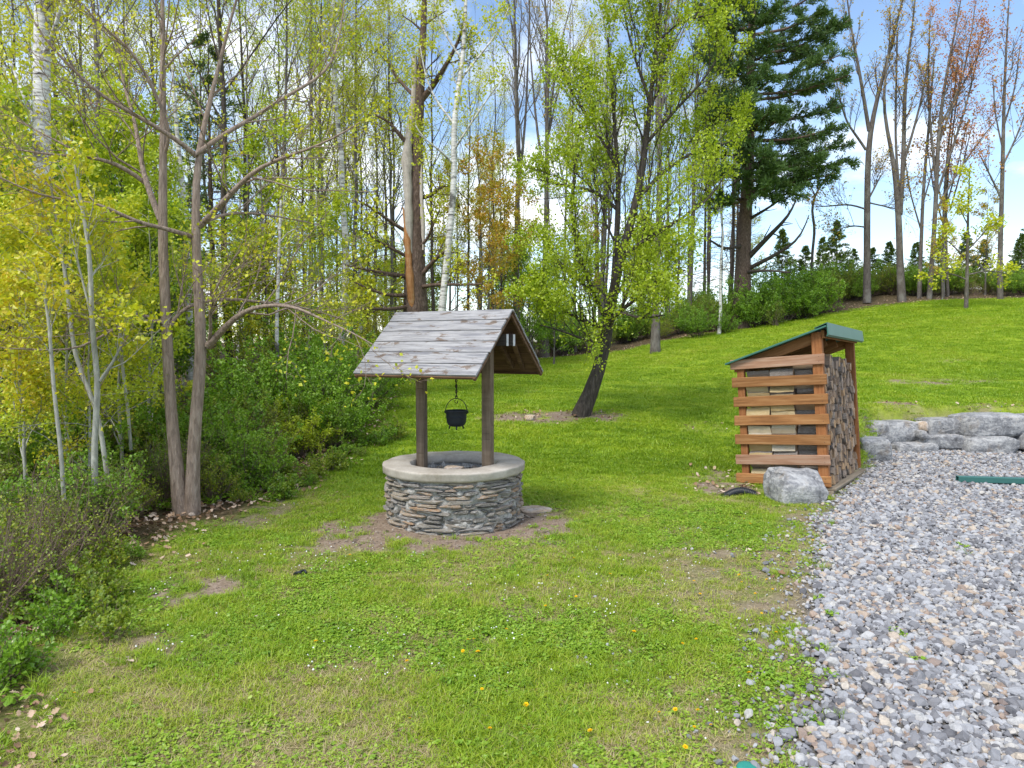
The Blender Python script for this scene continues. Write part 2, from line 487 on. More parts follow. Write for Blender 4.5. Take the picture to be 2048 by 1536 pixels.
# ------------------------------------------------------------------ ground
t = NT('ground')
za = t.attr('zone').outputs['Color']
sep = t.node('ShaderNodeSeparateColor'); t.L.new(za, sep.inputs[0])
v = t.coords('World')
n1 = t.noise(v, 1.3, 5, 0.6); n2 = t.noise(v, 9, 6, 0.65); n3 = t.noise(v, 45, 3, 0.6)
lawn = t.ramp(t.math('ADD', t.math('MULTIPLY', n2, .6), t.math('MULTIPLY', n3, .4)), [(0.3, (0.07, 0.11, 0.018)), (0.5, (0.15, 0.19, 0.035)), (0.68, (0.30, 0.25, 0.12))])
green = t.ramp(t.math('ADD', t.math('MULTIPLY', n1, .5), t.math('MULTIPLY', n3, .5)), [(0.3, (0.17, 0.25, 0.014)), (0.6, (0.27, 0.35, 0.024)), (0.75, (0.36, 0.37, 0.06))])
soil = t.ramp(t.math('ADD', t.math('MULTIPLY', n2, .5), t.math('MULTIPLY', n3, .5)), [(0.3, (0.12, 0.085, 0.06)), (0.5, (0.24, 0.18, 0.135)), (0.7, (0.36, 0.30, 0.245))])
wood = t.ramp(t.math('ADD', t.math('MULTIPLY', n2, .5), t.math('MULTIPLY', n3, .5)), [(0.32, (0.035, 0.028, 0.015)), (0.5, (0.10, 0.075, 0.04)), (0.68, (0.2, 0.15, 0.1))])
grav = t.ramp(n3, [(0.3, (0.08, 0.075, 0.07)), (0.7, (0.2, 0.19, 0.18))])
far = t.attr('far').outputs['Fac']
c = t.mix(far, lawn, green)
c = t.mix(sep.outputs['Blue'], c, soil)
c = t.mix(sep.outputs['Red'], c, wood)
c = t.mix(sep.outputs['Green'], c, grav)
M['ground'] = t.pbr(c, 0.95, t.bump(t.math('ADD', n2, t.math('MULTIPLY', n3, .5)), 0.6, 0.03), spec=0.1)

gx = np.concatenate([np.linspace(-420, -40, 20)[:-1], np.linspace(-40, -7, 60)[:-1], np.linspace(-7, 12, 210)[:-1], np.linspace(12, 45, 70)[:-1], np.linspace(45, 420, 20)])
gy = np.concatenate([np.linspace(-60, 2, 24)[:-1], np.linspace(2, 16, 160)[:-1], np.linspace(16, 45, 120)[:-1], np.linspace(45, 620, 40)])
XX, YY = np.meshgrid(gx, gy)
ZZ = H(XX, YY)
nx, ny = len(gx), len(gy)
idx = np.arange(nx * ny).reshape(ny, nx)
quads = np.stack([idx[:-1, :-1], idx[:-1, 1:], idx[1:, 1:], idx[1:, :-1]], -1).reshape(-1, 4)
sl = sdist(LAWN, XX, YY); sg = sdist(GRAVEL, XX, YY)
jit = (fbm(XX * 2.5, YY * 2.5, 77) - .5)
zone = np.stack([1 - ss(-0.25, 0.25, sl + jit * 0.9), ss(-0.1, 0.15, sg + jit * .4), np.maximum(bare_mask(XX, YY), ss(-.55, -.05, sg + jit * 1.2) * .85), np.ones_like(XX)], -1)
farm = ss(8.0, 10.5, YY + jit * 3) * ss(-2.9, -2.2, XX)
gme = mesh_np('ground', np.stack([XX, YY, ZZ], -1).reshape(-1, 3), quads=quads, mats=[M['ground']], smooth=True,
              attrs={'zone': ('FLOAT_COLOR', 'POINT', zone.reshape(-1, 4)), 'far': ('FLOAT', 'POINT', farm.ravel())})
obj('ground', gme, kind='structure', label='grassy ground rising gently towards the tree line')

# ------------------------------------------------------------------ wishing well
t = NT('roof_paint')
v = t.coords('Object', (2.4, 34, 34), rnd=40)
gr = t.noise(v, 1.6, 6, 0.65, 0.3)
v2 = t.coords('Object', (1.0, 2.6, 2.6), rnd=23)
pe = t.noise(v2, 4.2, 7, 0.66, 0.4)
c = t.ramp(gr, [(0.30, (0.17, 0.165, 0.165)), (0.45, (0.26, 0.255, 0.26)), (0.62, (0.36, 0.355, 0.36))])
gw = t.ramp(t.noise(t.coords('Object', (0.9, 9, 9), rnd=77), 2.4, 5, 0.6), [(0.52, 0.0), (0.64, 0.6)])
c = t.mix(gw, c, (0.13, 0.132, 0.155))
pw = t.ramp(gr, [(0.3, (0.07, 0.05, 0.035)), (0.7, (0.22, 0.16, 0.12))])
c = t.mix(t.ramp(pe, [(0.56, 0.0), (0.61, 0.9)]), c, pw)
M['roof_paint'] = t.pbr(c, 0.75, t.bump(t.math('ADD', gr, pe), 0.35, 0.006), spec=0.25)
M['old_board'] = wood_mat('old_board', [(0.05, 0.03, 0.018), (0.13, 0.075, 0.045), (0.24, 0.15, 0.09)], (2.5, 30, 30))
M['post_wood'] = wood_mat('post_wood', [(0.07, 0.05, 0.036), (0.16, 0.12, 0.085), (0.27, 0.21, 0.155)], (30, 30, 1.6), crack=.85)
M['beam_end'] = wood_mat('beam_end', [(0.3, 0.3, 0.3), (0.5, 0.5, 0.5), (0.66, 0.66, 0.65)])
M['beam_side'] = wood_mat('beam_side', [(0.035, 0.03, 0.027), (0.075, 0.065, 0.06), (0.12, 0.105, 0.1)])
M['well_stone'] = stone_mat('well_stone', [(0.15, (0.15, 0.14, 0.125)), (0.35, (0.30, 0.27, 0.23)), (0.55, (0.38, 0.32, 0.25)), (0.70, (0.40, 0.255, 0.15)), (0.80, (0.30, 0.28, 0.26)), (1.0, (0.19, 0.165, 0.15))],
                            3.5, 0.7, mortar=(0.43, 0.42, 0.40), tone=0.8)
M['mortar'] = stone_mat('mortar', [(0.25, (0.22, 0.21, 0.195)), (0.5, (0.40, 0.385, 0.36)), (0.75, (0.52, 0.51, 0.49))], 9, 0.9, tone=0.0)
t = NT('rim_concrete')
v = t.coords('Object'); a = t.noise(v, 3.2, 6, .65); b = t.noise(v, 40, 4, .6)
c = t.ramp(t.math('ADD', t.math('MULTIPLY', a, .7), t.math('MULTIPLY', b, .3)), [(0.32, (0.29, 0.255, 0.21)), (0.5, (0.41, 0.37, 0.32)), (0.68, (0.52, 0.485, 0.43))])
M['concrete'] = t.pbr(c, 0.9, t.bump(t.math('ADD', a, t.math('MULTIPLY', b, .4)), 0.35, 0.012), spec=0.15)
M['iron'] = NT('iron').pbr((0.016, 0.02, 0.028), 0.55, spec=0.35)
M['rust_iron'] = NT('rust_iron').pbr((0.03, 0.025, 0.022), 0.8, spec=0.3)
M['dark_soil'] = NT('dark_soil').pbr((0.035, 0.028, 0.022), 0.95, spec=0.1)

WX, WY, WANG = -0.66, 7.92, rad(-28)
WZ = 0.0
well = obj('wishing_well', None, loc=(WX, WY, WZ), label='round stone wishing well with weathered plank roof on two posts', cat='well')

def lathe(prof, n=96, wob=0.0, seed=0, closed=True, f=2.5):
    prof = np.array(prof, float)
    k = len(prof); th = np.linspace(0, 2 * np.pi, n, endpoint=False)
    V = np.zeros((n, k, 3))
    for i, a in enumerate(th):
        for j, (r, z) in enumerate(prof):
            w = wob * mnoise.noise(Vector((math.cos(a) * r * f * 2 + seed, math.sin(a) * r * f * 2, z * f * 2))) if wob else 0
            wz = wob * 0.6 * mnoise.noise(Vector((math.cos(a) * r * f + seed + 9, math.sin(a) * r * f, z * f))) if wob else 0
            V[i, j] = ((r + w) * math.cos(a), (r + w) * math.sin(a), z + wz)
    I = np.arange(n * k).reshape(n, k); I2 = np.roll(I, -1, 0)
    if closed:
        q = np.stack([I, I2, np.roll(I2, -1, 1), np.roll(I, -1, 1)], -1).reshape(-1, 4)
    else:
        q = np.stack([I[:, :-1], I2[:, :-1], I2[:, 1:], I[:, 1:]], -1).reshape(-1, 4)
    return V.reshape(-1, 3), q

prof = [(0.735, z) for z in np.linspace(-0.12, 0.585, 30)] + [(0.51, z) for z in np.linspace(0.585, -0.12, 6)]
V, q = lathe(prof, 180, 0.05, 3, True, 7)
obj('mortar_wall', mesh_np('mortar_wall', V, quads=q, mats=[M['mortar']], smooth=True), well)
prof = [(0.775, 0.553), (0.793, 0.566), (0.797, 0.585), (0.799, 0.60), (0.802, 0.615), (0.804, 0.63), (0.806, 0.642), (0.803, 0.652), (0.793, 0.657), (0.76, 0.659), (0.7, 0.661), (0.63, 0.661), (0.56, 0.66), (0.52, 0.658), (0.503, 0.654), (0.496, 0.645), (0.494, 0.60), (0.497, 0.555), (0.6, 0.55), (0.7, 0.553)]
V, q = lathe(prof, 200, 0.016, 7, True, 3.2)
obj('rim', mesh_np('rim', V, quads=q, mats=[M['concrete']], smooth=True), well)
V, q = lathe([(0.001, 0.50), (0.2, 0.505), (0.35, 0.49), (0.53, 0.50)], 48, 0.05, 5, False, 4)
obj('fill', mesh_np('fill', V, quads=q, mats=[M['dark_soil']], smooth=True), well)

stone_vars = []
for i in range(14):
    stone_vars.append(boulder_mesh('stone', 100 + i, M['well_stone'], sub=3, square=0.45, cuts=5, rough=0.16, smooth=False))
r = random.Random(5)
z = 0.0; ncourse = 14
hs = [r.uniform(0.034, 0.062) for _ in range(ncourse)]
sc_h = 0.565 / sum(hs); hs = [h * sc_h for h in hs]
count = 0
for ci, h in enumerate(hs):
    a = r.uniform(0, 1)
    end = a + 2 * math.pi
    while a < end - 0.06 and count < 298:
        ln = min(r.choice([0.12, 0.17, 0.22, 0.28, 0.34, 0.42]) * r.uniform(.85, 1.15), (end - a) * 0.75)
        if end - a - ln / .75 < 0.08: ln = (end - a) * 0.75
        da = ln / 0.75
        m = a + da / 2
        # skip a few: mortar alone shows there
        if r.random() > 0.09:
            rr = 0.705 + r.uniform(-0.012, 0.022) + (0.012 if ci in (1, 4, 7) else 0)
            if ci < 2: rr -= 0.005
            o = obj('stone', stone_vars[r.randrange(14)], well, (rr * math.cos(m), rr * math.sin(m), z + h / 2 - 0.01),
                    (r.uniform(-.06, .06), r.uniform(-.09, .09) if ln < .25 else r.uniform(-.05, .05), m + math.pi / 2 + r.uniform(-.05, .05)))
            o.scale = (ln * 0.5 * 0.97, r.uniform(0.055, 0.07), h * 0.5 * r.uniform(0.86, 1.12))
            count += 1
        a += da
    z += h
# rubble stones inside the mouth
for i in range(26):
    a, d = r.uniform(0, 6.28), 0.47 * math.sqrt(r.random())
    o = obj('stone', stone_vars[r.randrange(14)], well, (d * math.cos(a), d * math.sin(a), 0.51), (r.uniform(-.3, .3), r.uniform(-.3, .3), r.uniform(0, 6)))
    o.scale = (r.uniform(.04, .09), r.uniform(.03, .06), r.uniform(.015, .03))

UX = Vector((math.cos(WANG), math.sin(WANG), 0)); UN = Vector((math.sin(WANG), -math.cos(WANG), 0))   # along the ridge, towards the front eave
RZ = Euler((0, 0, WANG)).to_matrix().to_4x4()
RIDGE, EAVE, HALF, LEN = 2.36, 1.665, 0.775, 1.56
slope = math.atan2(RIDGE - EAVE, HALF); SL = math.hypot(RIDGE - EAVE, HALF)
for s in (-1, 1):
    o = obj('post', box_mesh('post', 0.105, 0.105, 1.75, M['post_wood'], 0.008, 0.002, 3 + s), well, UX * (s * 0.445) + Vector((0, 0, 1.30)), (0, 0, WANG + rad(8)))
ROFF = UX * -0.02
roof = obj('roof', None, well, ROFF, (0, 0, WANG))
nb = 6
for side in (1, -1):            # side 1 = towards the camera
    rx = math.pi - 0 if False else 0
    for i in range(nb):
        w = SL / nb
        d = (i + 0.5) * w
        y = -side * math.cos(slope) * d
        zz = RIDGE - math.sin(slope) * d
        ln = LEN + r.uniform(-0.008, 0.012)
        o = obj('roof_board', box_mesh('roof_board', ln, w - 0.011, 0.022, M['roof_paint' if side == 1 else 'roof_paint'], 0.003, 0.0015, i + 10 * side), roof,
                (r.uniform(-.005, .005), y, zz), (side * slope + r.uniform(-.006, .006), 0, 0))
        # underside lining board: the bare brown back of the plank
        o2 = obj('board_back', box_mesh('board_back', ln - 0.012, w - 0.006, 0.008, M['old_board'], 0, 0, 0), o, (0, 0, -0.0155))
    # rafters and edge trim
    for xx in (-LEN / 2 + 0.03, -0.44, 0.44, LEN / 2 - 0.03):
        thin = abs(xx) > 0.6
        d = SL / 2
        obj('rafter', box_mesh('rafter', 0.03 if thin else 0.04, SL - (0.03 if thin else 0.2), 0.035 if thin else 0.075, M['old_board'], 0.003), roof,
            (xx, -side * math.cos(slope) * (d - (0 if thin else .08)), RIDGE + (0 if thin else .08 * math.sin(slope)) - math.sin(slope) * d - (0.045 if thin else 0.065)), (side * slope, 0, 0))
    obj('eave_strip', box_mesh('eave_strip', LEN - 0.02, 0.02, 0.03, M['old_board'], 0.003), roof, (0, -side * (HALF - 0.02), EAVE - 0.018), (side * slope, 0, 0))
for s in (-1, 1):
    bm_ = obj('beam', box_mesh('beam', 1.42, 0.04, 0.125, M['beam_side'], 0.004), well, UX * 0.02 + UN * (s * 0.076) + Vector((0, 0, 2.03)), (0, 0, WANG))
    for e in (-1, 1):
        obj('beam_end', box_mesh('beam_end', 0.006, 0.041, 0.126, M['beam_end'], 0.001), bm_, (e * 0.7125, 0, 0))
for s in (-1, 1):               # diagonal brace
    obj('brace', box_mesh('brace', 0.05, 0.62, 0.035, M['old_board'], 0.004), roof, (0.60 * s, 0.43, 1.90), (-slope * 1.0, 0, rad(10 * s)))

# cauldron on its hook
M['pot'] = M['iron']
PX, PY = WX + 0.03, WY - 0.02
pot = obj('cauldron', None, loc=(PX, PY, 1.055), label='small black iron cauldron hanging inside the wishing well', cat='pot')
prof = [(0.002, 0), (0.06, 0.004), (0.095, 0.022), (0.11, 0.055), (0.116, 0.12), (0.12, 0.165), (0.13, 0.178), (0.132, 0.186), (0.122, 0.186), (0.112, 0.165), (0.105, 0.06), (0.08, 0.02), (0.002, 0.012)]
V, q = lathe(prof, 40, 0, 0, False)
obj('bowl', mesh_np('bowl', V, quads=q, mats=[M['iron']], smooth=True), pot)
V, q = lathe([(0.114, 0.10), (0.119, 0.103), (0.119, 0.110), (0.115, 0.113)], 40, 0, 0, True)
obj('band', mesh_np('band', V, quads=q, mats=[M['iron']], smooth=True), pot)

def tube_np(P, R, k=8, cap=True):
    P = np.asarray(P, float); n = len(P); R = np.broadcast_to(np.asarray(R, float), (n,))
    T = np.gradient(P, axis=0); T /= np.linalg.norm(T, axis=1)[:, None] + 1e-9
    ref = np.eye(3)[np.argmin(np.abs(T.mean(0)))]
    a = np.cross(T, ref); a /= np.linalg.norm(a, axis=1)[:, None] + 1e-9
    b = np.cross(T, a)
    th = np.linspace(0, 2 * np.pi, k, endpoint=False)
    V = P[:, None] + R[:, None, None] * (np.cos(th)[None, :, None] * a[:, None] + np.sin(th)[None, :, None] * b[:, None])
    I = np.arange(n * k).reshape(n, k)
    q = np.stack([I[:-1], np.roll(I[:-1], -1, 1), np.roll(I[1:], -1, 1), I[1:]], -1).reshape(-1, 4)
    V = V.reshape(-1, 3); tr = None
    if cap:
        V = np.concatenate([V, P[:1], P[-1:]])
        j = np.arange(k)
        tr = np.concatenate([np.stack([np.full(k, n * k), np.roll(I[0], -1), I[0]], -1), np.stack([np.full(k, n * k + 1), I[-1], np.roll(I[-1], -1)], -1)])
    return V, q, tr

def tube_mesh(name, P, R, mat, k=8):
    V, q, tr = tube_np(P, R, k)
    return mesh_np(name, V, quads=q, tris=tr, mats=[mat], smooth=True)

a = np.linspace(0, math.pi, 17)
bail = np.stack([0.128 * np.cos(a), 0 * a, 0.165 + 0.155 * np.sin(a)], -1)
obj('bail_handle', tube_mesh('bail_handle', bail, 0.0045, M['iron']), pot, rot=(0, 0, rad(-12)))
for s in (-1, 1):
    an = rad(-12)
    obj('lug', tube_mesh('lug', [(s * 0.118 * math.cos(an), s * 0.118 * math.sin(an), 0.152), (s * 0.135 * math.cos(an), s * 0.135 * math.sin(an), 0.158), (s * 0.137 * math.cos(an), s * 0.137 * math.sin(an), 0.174), (s * .122 * math.cos(an), s * .122 * math.sin(an), .18)], 0.007, M['iron']), pot)
for i in range(3):
    an = rad(35 + 120 * i)
    obj('foot', tube_mesh('foot', [(0.075 * math.cos(an), 0.075 * math.sin(an), 0.02), (0.088 * math.cos(an), 0.088 * math.sin(an), -0.006), (0.094 * math.cos(an), 0.094 * math.sin(an), -0.03)], [0.013, 0.009, 0.006], M['iron']), pot)
hook = obj('hanging_chain', None, loc=(PX, PY, 1.37), label='thin dark iron chain holding the cauldron under the well roof', cat='chain')
obj('rod', tube_mesh('rod', [(0, 0, 0.02), (0.004, 0, 0.1), (-0.004, 0, 0.2), (0.0, 0, 0.3), (0, 0, 0.6)], 0.0055, M['rust_iron']), hook)
for i in range(9):
    aa = np.linspace(0, 2 * math.pi, 11)
    lk = np.stack([0.011 * np.cos(aa), 0 * aa, 0.02 * np.sin(aa)], -1)
    obj('link', tube_mesh('link', lk, 0.0042, M['rust_iron'], 6), hook, (0, 0, 0.02 + i * 0.031), (0, 0, (i % 2) * 1.57))
aa = np.linspace(-0.5, 4.2, 12)
obj('hook', tube_mesh('hook', np.stack([0.018 * np.cos(aa), 0 * aa, -0.030 + 0.018 * -np.sin(aa)], -1), 0.0045, M['rust_iron'], 6), hook)

M['tan_rock'] = stone_mat('tan_rock', [(0.3, (0.42, 0.30, 0.2)), (0.5, (0.50, 0.40, 0.31)), (0.65, (0.5, 0.49, 0.48)), (0.8, (0.36, 0.37, 0.4))], 1.0, 0.3, tone=0.0)
o = obj('rock', boulder_mesh('rock', 71, M['tan_rock'], 4, .55, 8, .09), loc=(WX + 0.03, WY - 0.13, 0.585), rot=(0, .05, .25), label='tan and grey rock lying in the mouth of the well', cat='rock')
o.scale = (0.135, 0.09, 0.055)

# ------------------------------------------------------------------ firewood shed
M['shed_wood'] = wood_mat('shed_wood', [(0.13, 0.055, 0.022), (0.29, 0.135, 0.05), (0.42, 0.235, 0.105)], (2, 34, 34), crack=.85, tone=.45)
M['shed_post'] = wood_mat('shed_post', [(0.16, 0.06, 0.022), (0.28, 0.115, 0.042), (0.37, 0.18, 0.08)], (34, 34, 2), crack=.6, tone=.2)
M['shed_worn'] = wood_mat('shed_worn', [(0.2, 0.10, 0.055), (0.33, 0.19, 0.12), (0.42, 0.30, 0.22)], (2, 34, 34), crack=.7, tone=.2)
M['deck_wood'] = wood_mat('deck_wood', [(0.14, 0.115, 0.085), (0.24, 0.2, 0.15), (0.34, 0.3, 0.23)], (2, 34, 34))
t = NT('green_metal')
c = t.mix(t.ramp(t.noise(t.coords('Object', (2, 2, 2)), 2.0, 5, .6), [(.35, 0.0), (.7, .5)]), (0.022, 0.115, 0.085), (0.05, 0.17, 0.13))
M['green_metal'] = t.pbr(c, 0.42, metal=0.0, spec=0.5)
AX, AY = 4.25, 9.28
SHED = Matrix.Translation((AX, AY, 0.0)) @ Matrix.Rotation(rad(54), 4, 'Z') @ Matrix.Rotation(rad(-4.4), 4, 'X') @ Matrix.Rotation(rad(1.6), 4, 'Y')
shed = obj('firewood_shed', None, label='open fronted wooden firewood shed with slatted side and green metal roof', cat='shed')
shed.matrix_world = SHED
SW, SD, SF, SB = 2.30, 1.2, 2.2, 1.83
def spart(name, lo, hi, mat, bevel=0.005, rot=None, wob=0.0015, seed=0, parent=None):
    s = [hi[i] - lo[i] for i in range(3)]; c = [(hi[i] + lo[i]) / 2 for i in range(3)]
    return obj(name, box_mesh(name, *s, mat, bevel, wob, seed), parent or shed, c, rot)
RS = math.atan2(SF - SB, SD)
for x0 in (0.0, SW - 0.09):
    spart('post', (x0, 0, 0.06), (x0 + 0.09, 0.13, SF - 0.03), M['shed_post'], seed=1)
    spart('post', (x0, SD - 0.14, 0.06), (x0 + 0.09, SD - 0.04, SB + 0.0), M['shed_post'], seed=2)
tops = [1.87, 1.605, 1.335, 1.065, 0.79, 0.51, 0.235]
for side in (0, 1):
    for i, zt in enumerate(tops):
        x0 = -0.04 if side == 0 else SW - 0.128
        rr = random.Random(i * 7 + side)
        me = box_mesh('slat', 1.27 if side == 0 else 1.0, 0.036, 0.14, M['shed_worn'] if i in (0, 5) else M['shed_wood'], 0.006, 0.003, i + side * 9)
        sl = obj('slat', me, shed, (x0 + 0.019, SD / 2 - 0.005 + side * 0.1 + rr.uniform(-.012, .012), zt - 0.07), (0, rr.uniform(-.012, .012), math.pi / 2 + rr.uniform(-.006, .006)))
        if side == 0:
            for yy in (-0.565, 0.565):
                for dz in (-0.03, 0.035):
                    obj('screw', box_mesh('screw', 0.007, 0.004, 0.007, M['iron'], 0.001), sl, (yy, 0.0195, dz))
# rafters, header, roof sheet, fascia
for x0 in (0.045, 0.78, 1.5, SW - 0.06):
    o = obj('rafter', box_mesh('rafter', SD / math.cos(RS) - 0.12, 0.04, 0.14, M['shed_wood'], 0.004), shed, (x0 + 0.02, SD / 2 + 0.06, (SF + SB) / 2 - 0.095), (0, RS, math.pi / 2))
spart('header', (0.0, -0.04, SF - 0.115), (SW, -0.002, SF - 0.01), M['shed_wood'])
spart('purlin', (0.0, SD - 0.04, SB - 0.14), (SW, SD - 0.002, SB - 0.03), M['shed_wood'])
# ribbed sheet
rw, rl = SW + 0.22, (SD + 0.18) / math.cos(RS)
nr = 9
prof = []
for i in range(nr):
    x = -rw / 2 + rw * i / (nr - 1)
    prof += [(x - 0.03, 0), (x - 0.015, 0.016), (x + 0.015, 0.016), (x + 0.03, 0)]
prof[0] = (-rw / 2, 0); prof[1] = (-rw / 2 + .001, 0.012); prof[-1] = (rw / 2, 0); prof[-2] = (rw / 2 - .001, .012)
n = len(prof)
V = [(x, -rl / 2, z) for x, z in prof] + [(x, rl / 2, z) for x, z in prof] + [(x, -rl / 2, z - 0.008) for x, z in prof] + [(x, rl / 2, z - 0.008) for x, z in prof]
F = [(i, i + 1, n + i + 1, n + i) for i in range(n - 1)] + [(2 * n + i + 1, 2 * n + i, 3 * n + i, 3 * n + i + 1) for i in range(n - 1)]
F += [(i + 1, i, 2 * n + i, 2 * n + i + 1) for i in range(n - 1)] + [(n + i, n + i + 1, 3 * n + i + 1, 3 * n + i) for i in range(n - 1)]
F += [(0, n, 3 * n, 2 * n), (n - 1, 3 * n - 1, 4 * n - 1, 2 * n - 1)]
roof = obj('roof', mesh_np('roof', V, quads=F, mats=[M['green_metal']]), shed, (SW / 2, SD / 2, (SF + SB) / 2 + 0.005), (-RS, 0, 0))
# front trim: an angle of sheet metal
V = []
for x in (-rw / 2 - 0.004, rw / 2 + 0.004):
    V += [(x, -0.11, SF + 0.062), (x, -0.125, SF - 0.075), (x, -0.09, SF - 0.085), (x, -0.12, SF - 0.075), (x, -0.10, SF + 0.056), (x, 0.05, SF + 0.015)]
V = [(x + SW / 2, y, z) for x, y, z in V]
V = []
pr = [(0.06, SF + 0.022), (-0.105, SF + 0.080), (-0.118, SF - 0.085), (-0.105, SF - 0.09), (-0.092, SF - 0.105), (-0.086, SF - 0.10), (-0.1, SF - 0.08), (-0.098, SF + 0.070), (0.06, SF + 0.014)]
for x in (SW / 2 - rw / 2 - 0.006, SW / 2 + rw / 2 + 0.006):
    V += [(x, y, z) for y, z in pr]
k = len(pr)
F = [(i, (i + 1) % k, k + (i + 1) % k, k + i) for i in range(k)]
bm = bmesh.new(); vv = [bm.verts.new(p) for p in V]
for f in F: bm.faces.new([vv[i] for i in f])
bm.faces.new(vv[:k]); bm.faces.new(vv[k:])
bmesh.ops.recalc_face_normals(bm, faces=bm.faces)
obj('fascia', bm_mesh('fascia', bm, [M['green_metal']]), shed)
# base
for y0 in (-0.06, SD - 0.12):
    spart('skid', (-0.05, y0, -0.08), (SW + 0.12, y0 + 0.1, 0.035), M['deck_wood'])
for i in range(9):
    w = (SD + 0.12) / 9
    spart('deck_board', (-0.02, -0.09 + i * w, 0.037), (SW + 0.08, -0.09 + (i + 1) * w - 0.006, 0.07), M['deck_wood'], seed=i)

# split logs
t = NT('log_bark'); v = t.coords('Object', (9, 2, 9), rnd=40); a = t.noise(v, 2.5, 6, .7)
M['log_bark'] = t.pbr(t.ramp(a, [(.3, (0.13, 0.11, 0.095)), (.5, (0.31, 0.27, 0.235)), (.7, (0.52, 0.47, 0.43))]), .95, t.bump(a, .9, .03), spec=.1)
def split_mat(name, cols):
    t = NT(name); v = t.coords('Object', (30, 2.0, 30), rnd=40); a = t.noise(v, 1.4, 5, .6)
    a2 = t.noise(t.coords('Object', (5, 1.2, 5), rnd=19), 1.3, 4, .6)
    r2 = t.math('ADD', t.math('ADD', t.math('MULTIPLY', a, .5), t.math('MULTIPLY', a2, .35)), t.math('SUBTRACT', t.math('MULTIPLY', t.rnd(), .4), .04))
    return t.pbr(t.ramp(r2, cols), .85, t.bump(a, .8, .03), spec=.15)
M['log_split'] = split_mat('log_split', [(.25, (0.42, 0.29, 0.14)), (.45, (0.64, 0.46, 0.22)), (.6, (0.72, 0.58, 0.34)), (.8, (0.68, 0.62, 0.52))])
M['log_aged'] = split_mat('log_aged', [(.25, (0.22, 0.155, 0.11)), (.45, (0.36, 0.255, 0.17)), (.6, (0.38, 0.32, 0.27)), (.75, (0.50, 0.32, 0.17)), (.9, (0.30, 0.25, 0.22))])
t = NT('log_end'); v = t.coords('Object', (14, 14, 14), rnd=40); a = t.noise(v, 2.0, 5, .65)
r2 = t.math('ADD', t.math('MULTIPLY', a, .45), t.math('MULTIPLY', t.rnd(), .55))
M['log_end'] = t.pbr(t.ramp(r2, [(.2, (0.18, 0.13, 0.10)), (.4, (0.34, 0.235, 0.155)), (.55, (0.38, 0.31, 0.26)), (.7, (0.52, 0.33, 0.17)), (.85, (0.46, 0.41, 0.38))]), .9, t.bump(a, .6, .02), spec=.1)

def log_mesh(name, kind, seed, split):
    r = random.Random(seed)
    arc = lambda a0, a1, n, rx=1, rz=1, cx=0, cz=0: [(cx + rx * math.cos(a0 + (a1 - a0) * i / (n - 1)), cz + rz * math.sin(a0 + (a1 - a0) * i / (n - 1))) for i in range(n)]
    if kind == 0: p = [(-1, -1), (1, -0.95)] + arc(0.1, 1.5, 5, 2, 1.95, -1, -1)[0:5]; bark = set(range(1, 6))
    elif kind == 1: p = [(1, -0.9)] + arc(-0.1, math.pi + .1, 8, 1, 1.8, 0, -0.8) + [(-1, -0.9)]; bark = set(range(0, 9)) - {9}
    elif kind == 2: p = [(-0.95, -1), (1, -0.85), (0.8, 0.9), (-0.1, 1), (-0.9, 0.55)]; bark = {3}
    elif kind == 3: p = arc(0, 2 * math.pi, 11)[:-1]; bark = set(range(10))
    else: p = [(-1, -0.6), (-0.3, -1), (1, -0.9), (0.35, 0.95), (-0.15, 1.0)]; bark = {0, 1}
    p = [(x * r.uniform(.93, 1.03), z * r.uniform(.93, 1.03)) for x, z in p]
    n = len(p); ys = (-1, -0.35, 0.3, 1)
    bm = bmesh.new(); rows = []
    for j, y in enumerate(ys):
        dx, dz, s = r.uniform(-.08, .08), r.uniform(-.08, .08), r.uniform(.93, 1.05)
        rows.append([bm.verts.new((x * s + dx + r.uniform(-.04, .04), y + r.uniform(-.03, .03), z * s + dz + r.uniform(-.04, .04))) for x, z in p])
    for j in range(3):
        for i in range(n):
            f = bm.faces.new((rows[j][i], rows[j][(i + 1) % n], rows[j + 1][(i + 1) % n], rows[j + 1][i]))
            f.material_index = 0 if i in bark else 1
    for row in (rows[0][::-1], rows[-1]):
        f = bm.faces.new(row); f.material_index = 2
    bmesh.ops.recalc_face_normals(bm, faces=bm.faces)
    return bm_mesh(name, bm, [M['log_bark'], split, M['log_end']])
fresh = [log_mesh('split_log', k, 30 + s * 5 + k, M['log_split']) for s in range(2) for k in range(5)]
aged = [log_mesh('split_log', k, 60 + s * 5 + k, M['log_aged']) for s in range(3) for k in range(5)]
r = random.Random(11)
def put_log(me, x, y, z, w, h, ln, rot, label, group):
    o = obj('firewood_log', me, label=label, cat='firewood', group=group)
    o.matrix_world = SHED @ Matrix.Translation((x, y, z)) @ Matrix.Rotation(r.uniform(-.04, .04), 4, 'Z') @ Matrix.Rotation(r.uniform(-.02, .02), 4, 'X') @ Matrix.Rotation(rot, 4, 'Y') @ Matrix.Diagonal((w / 2, ln / 2, h / 2, 1))
    return o
nlog = 0
x = 0.10
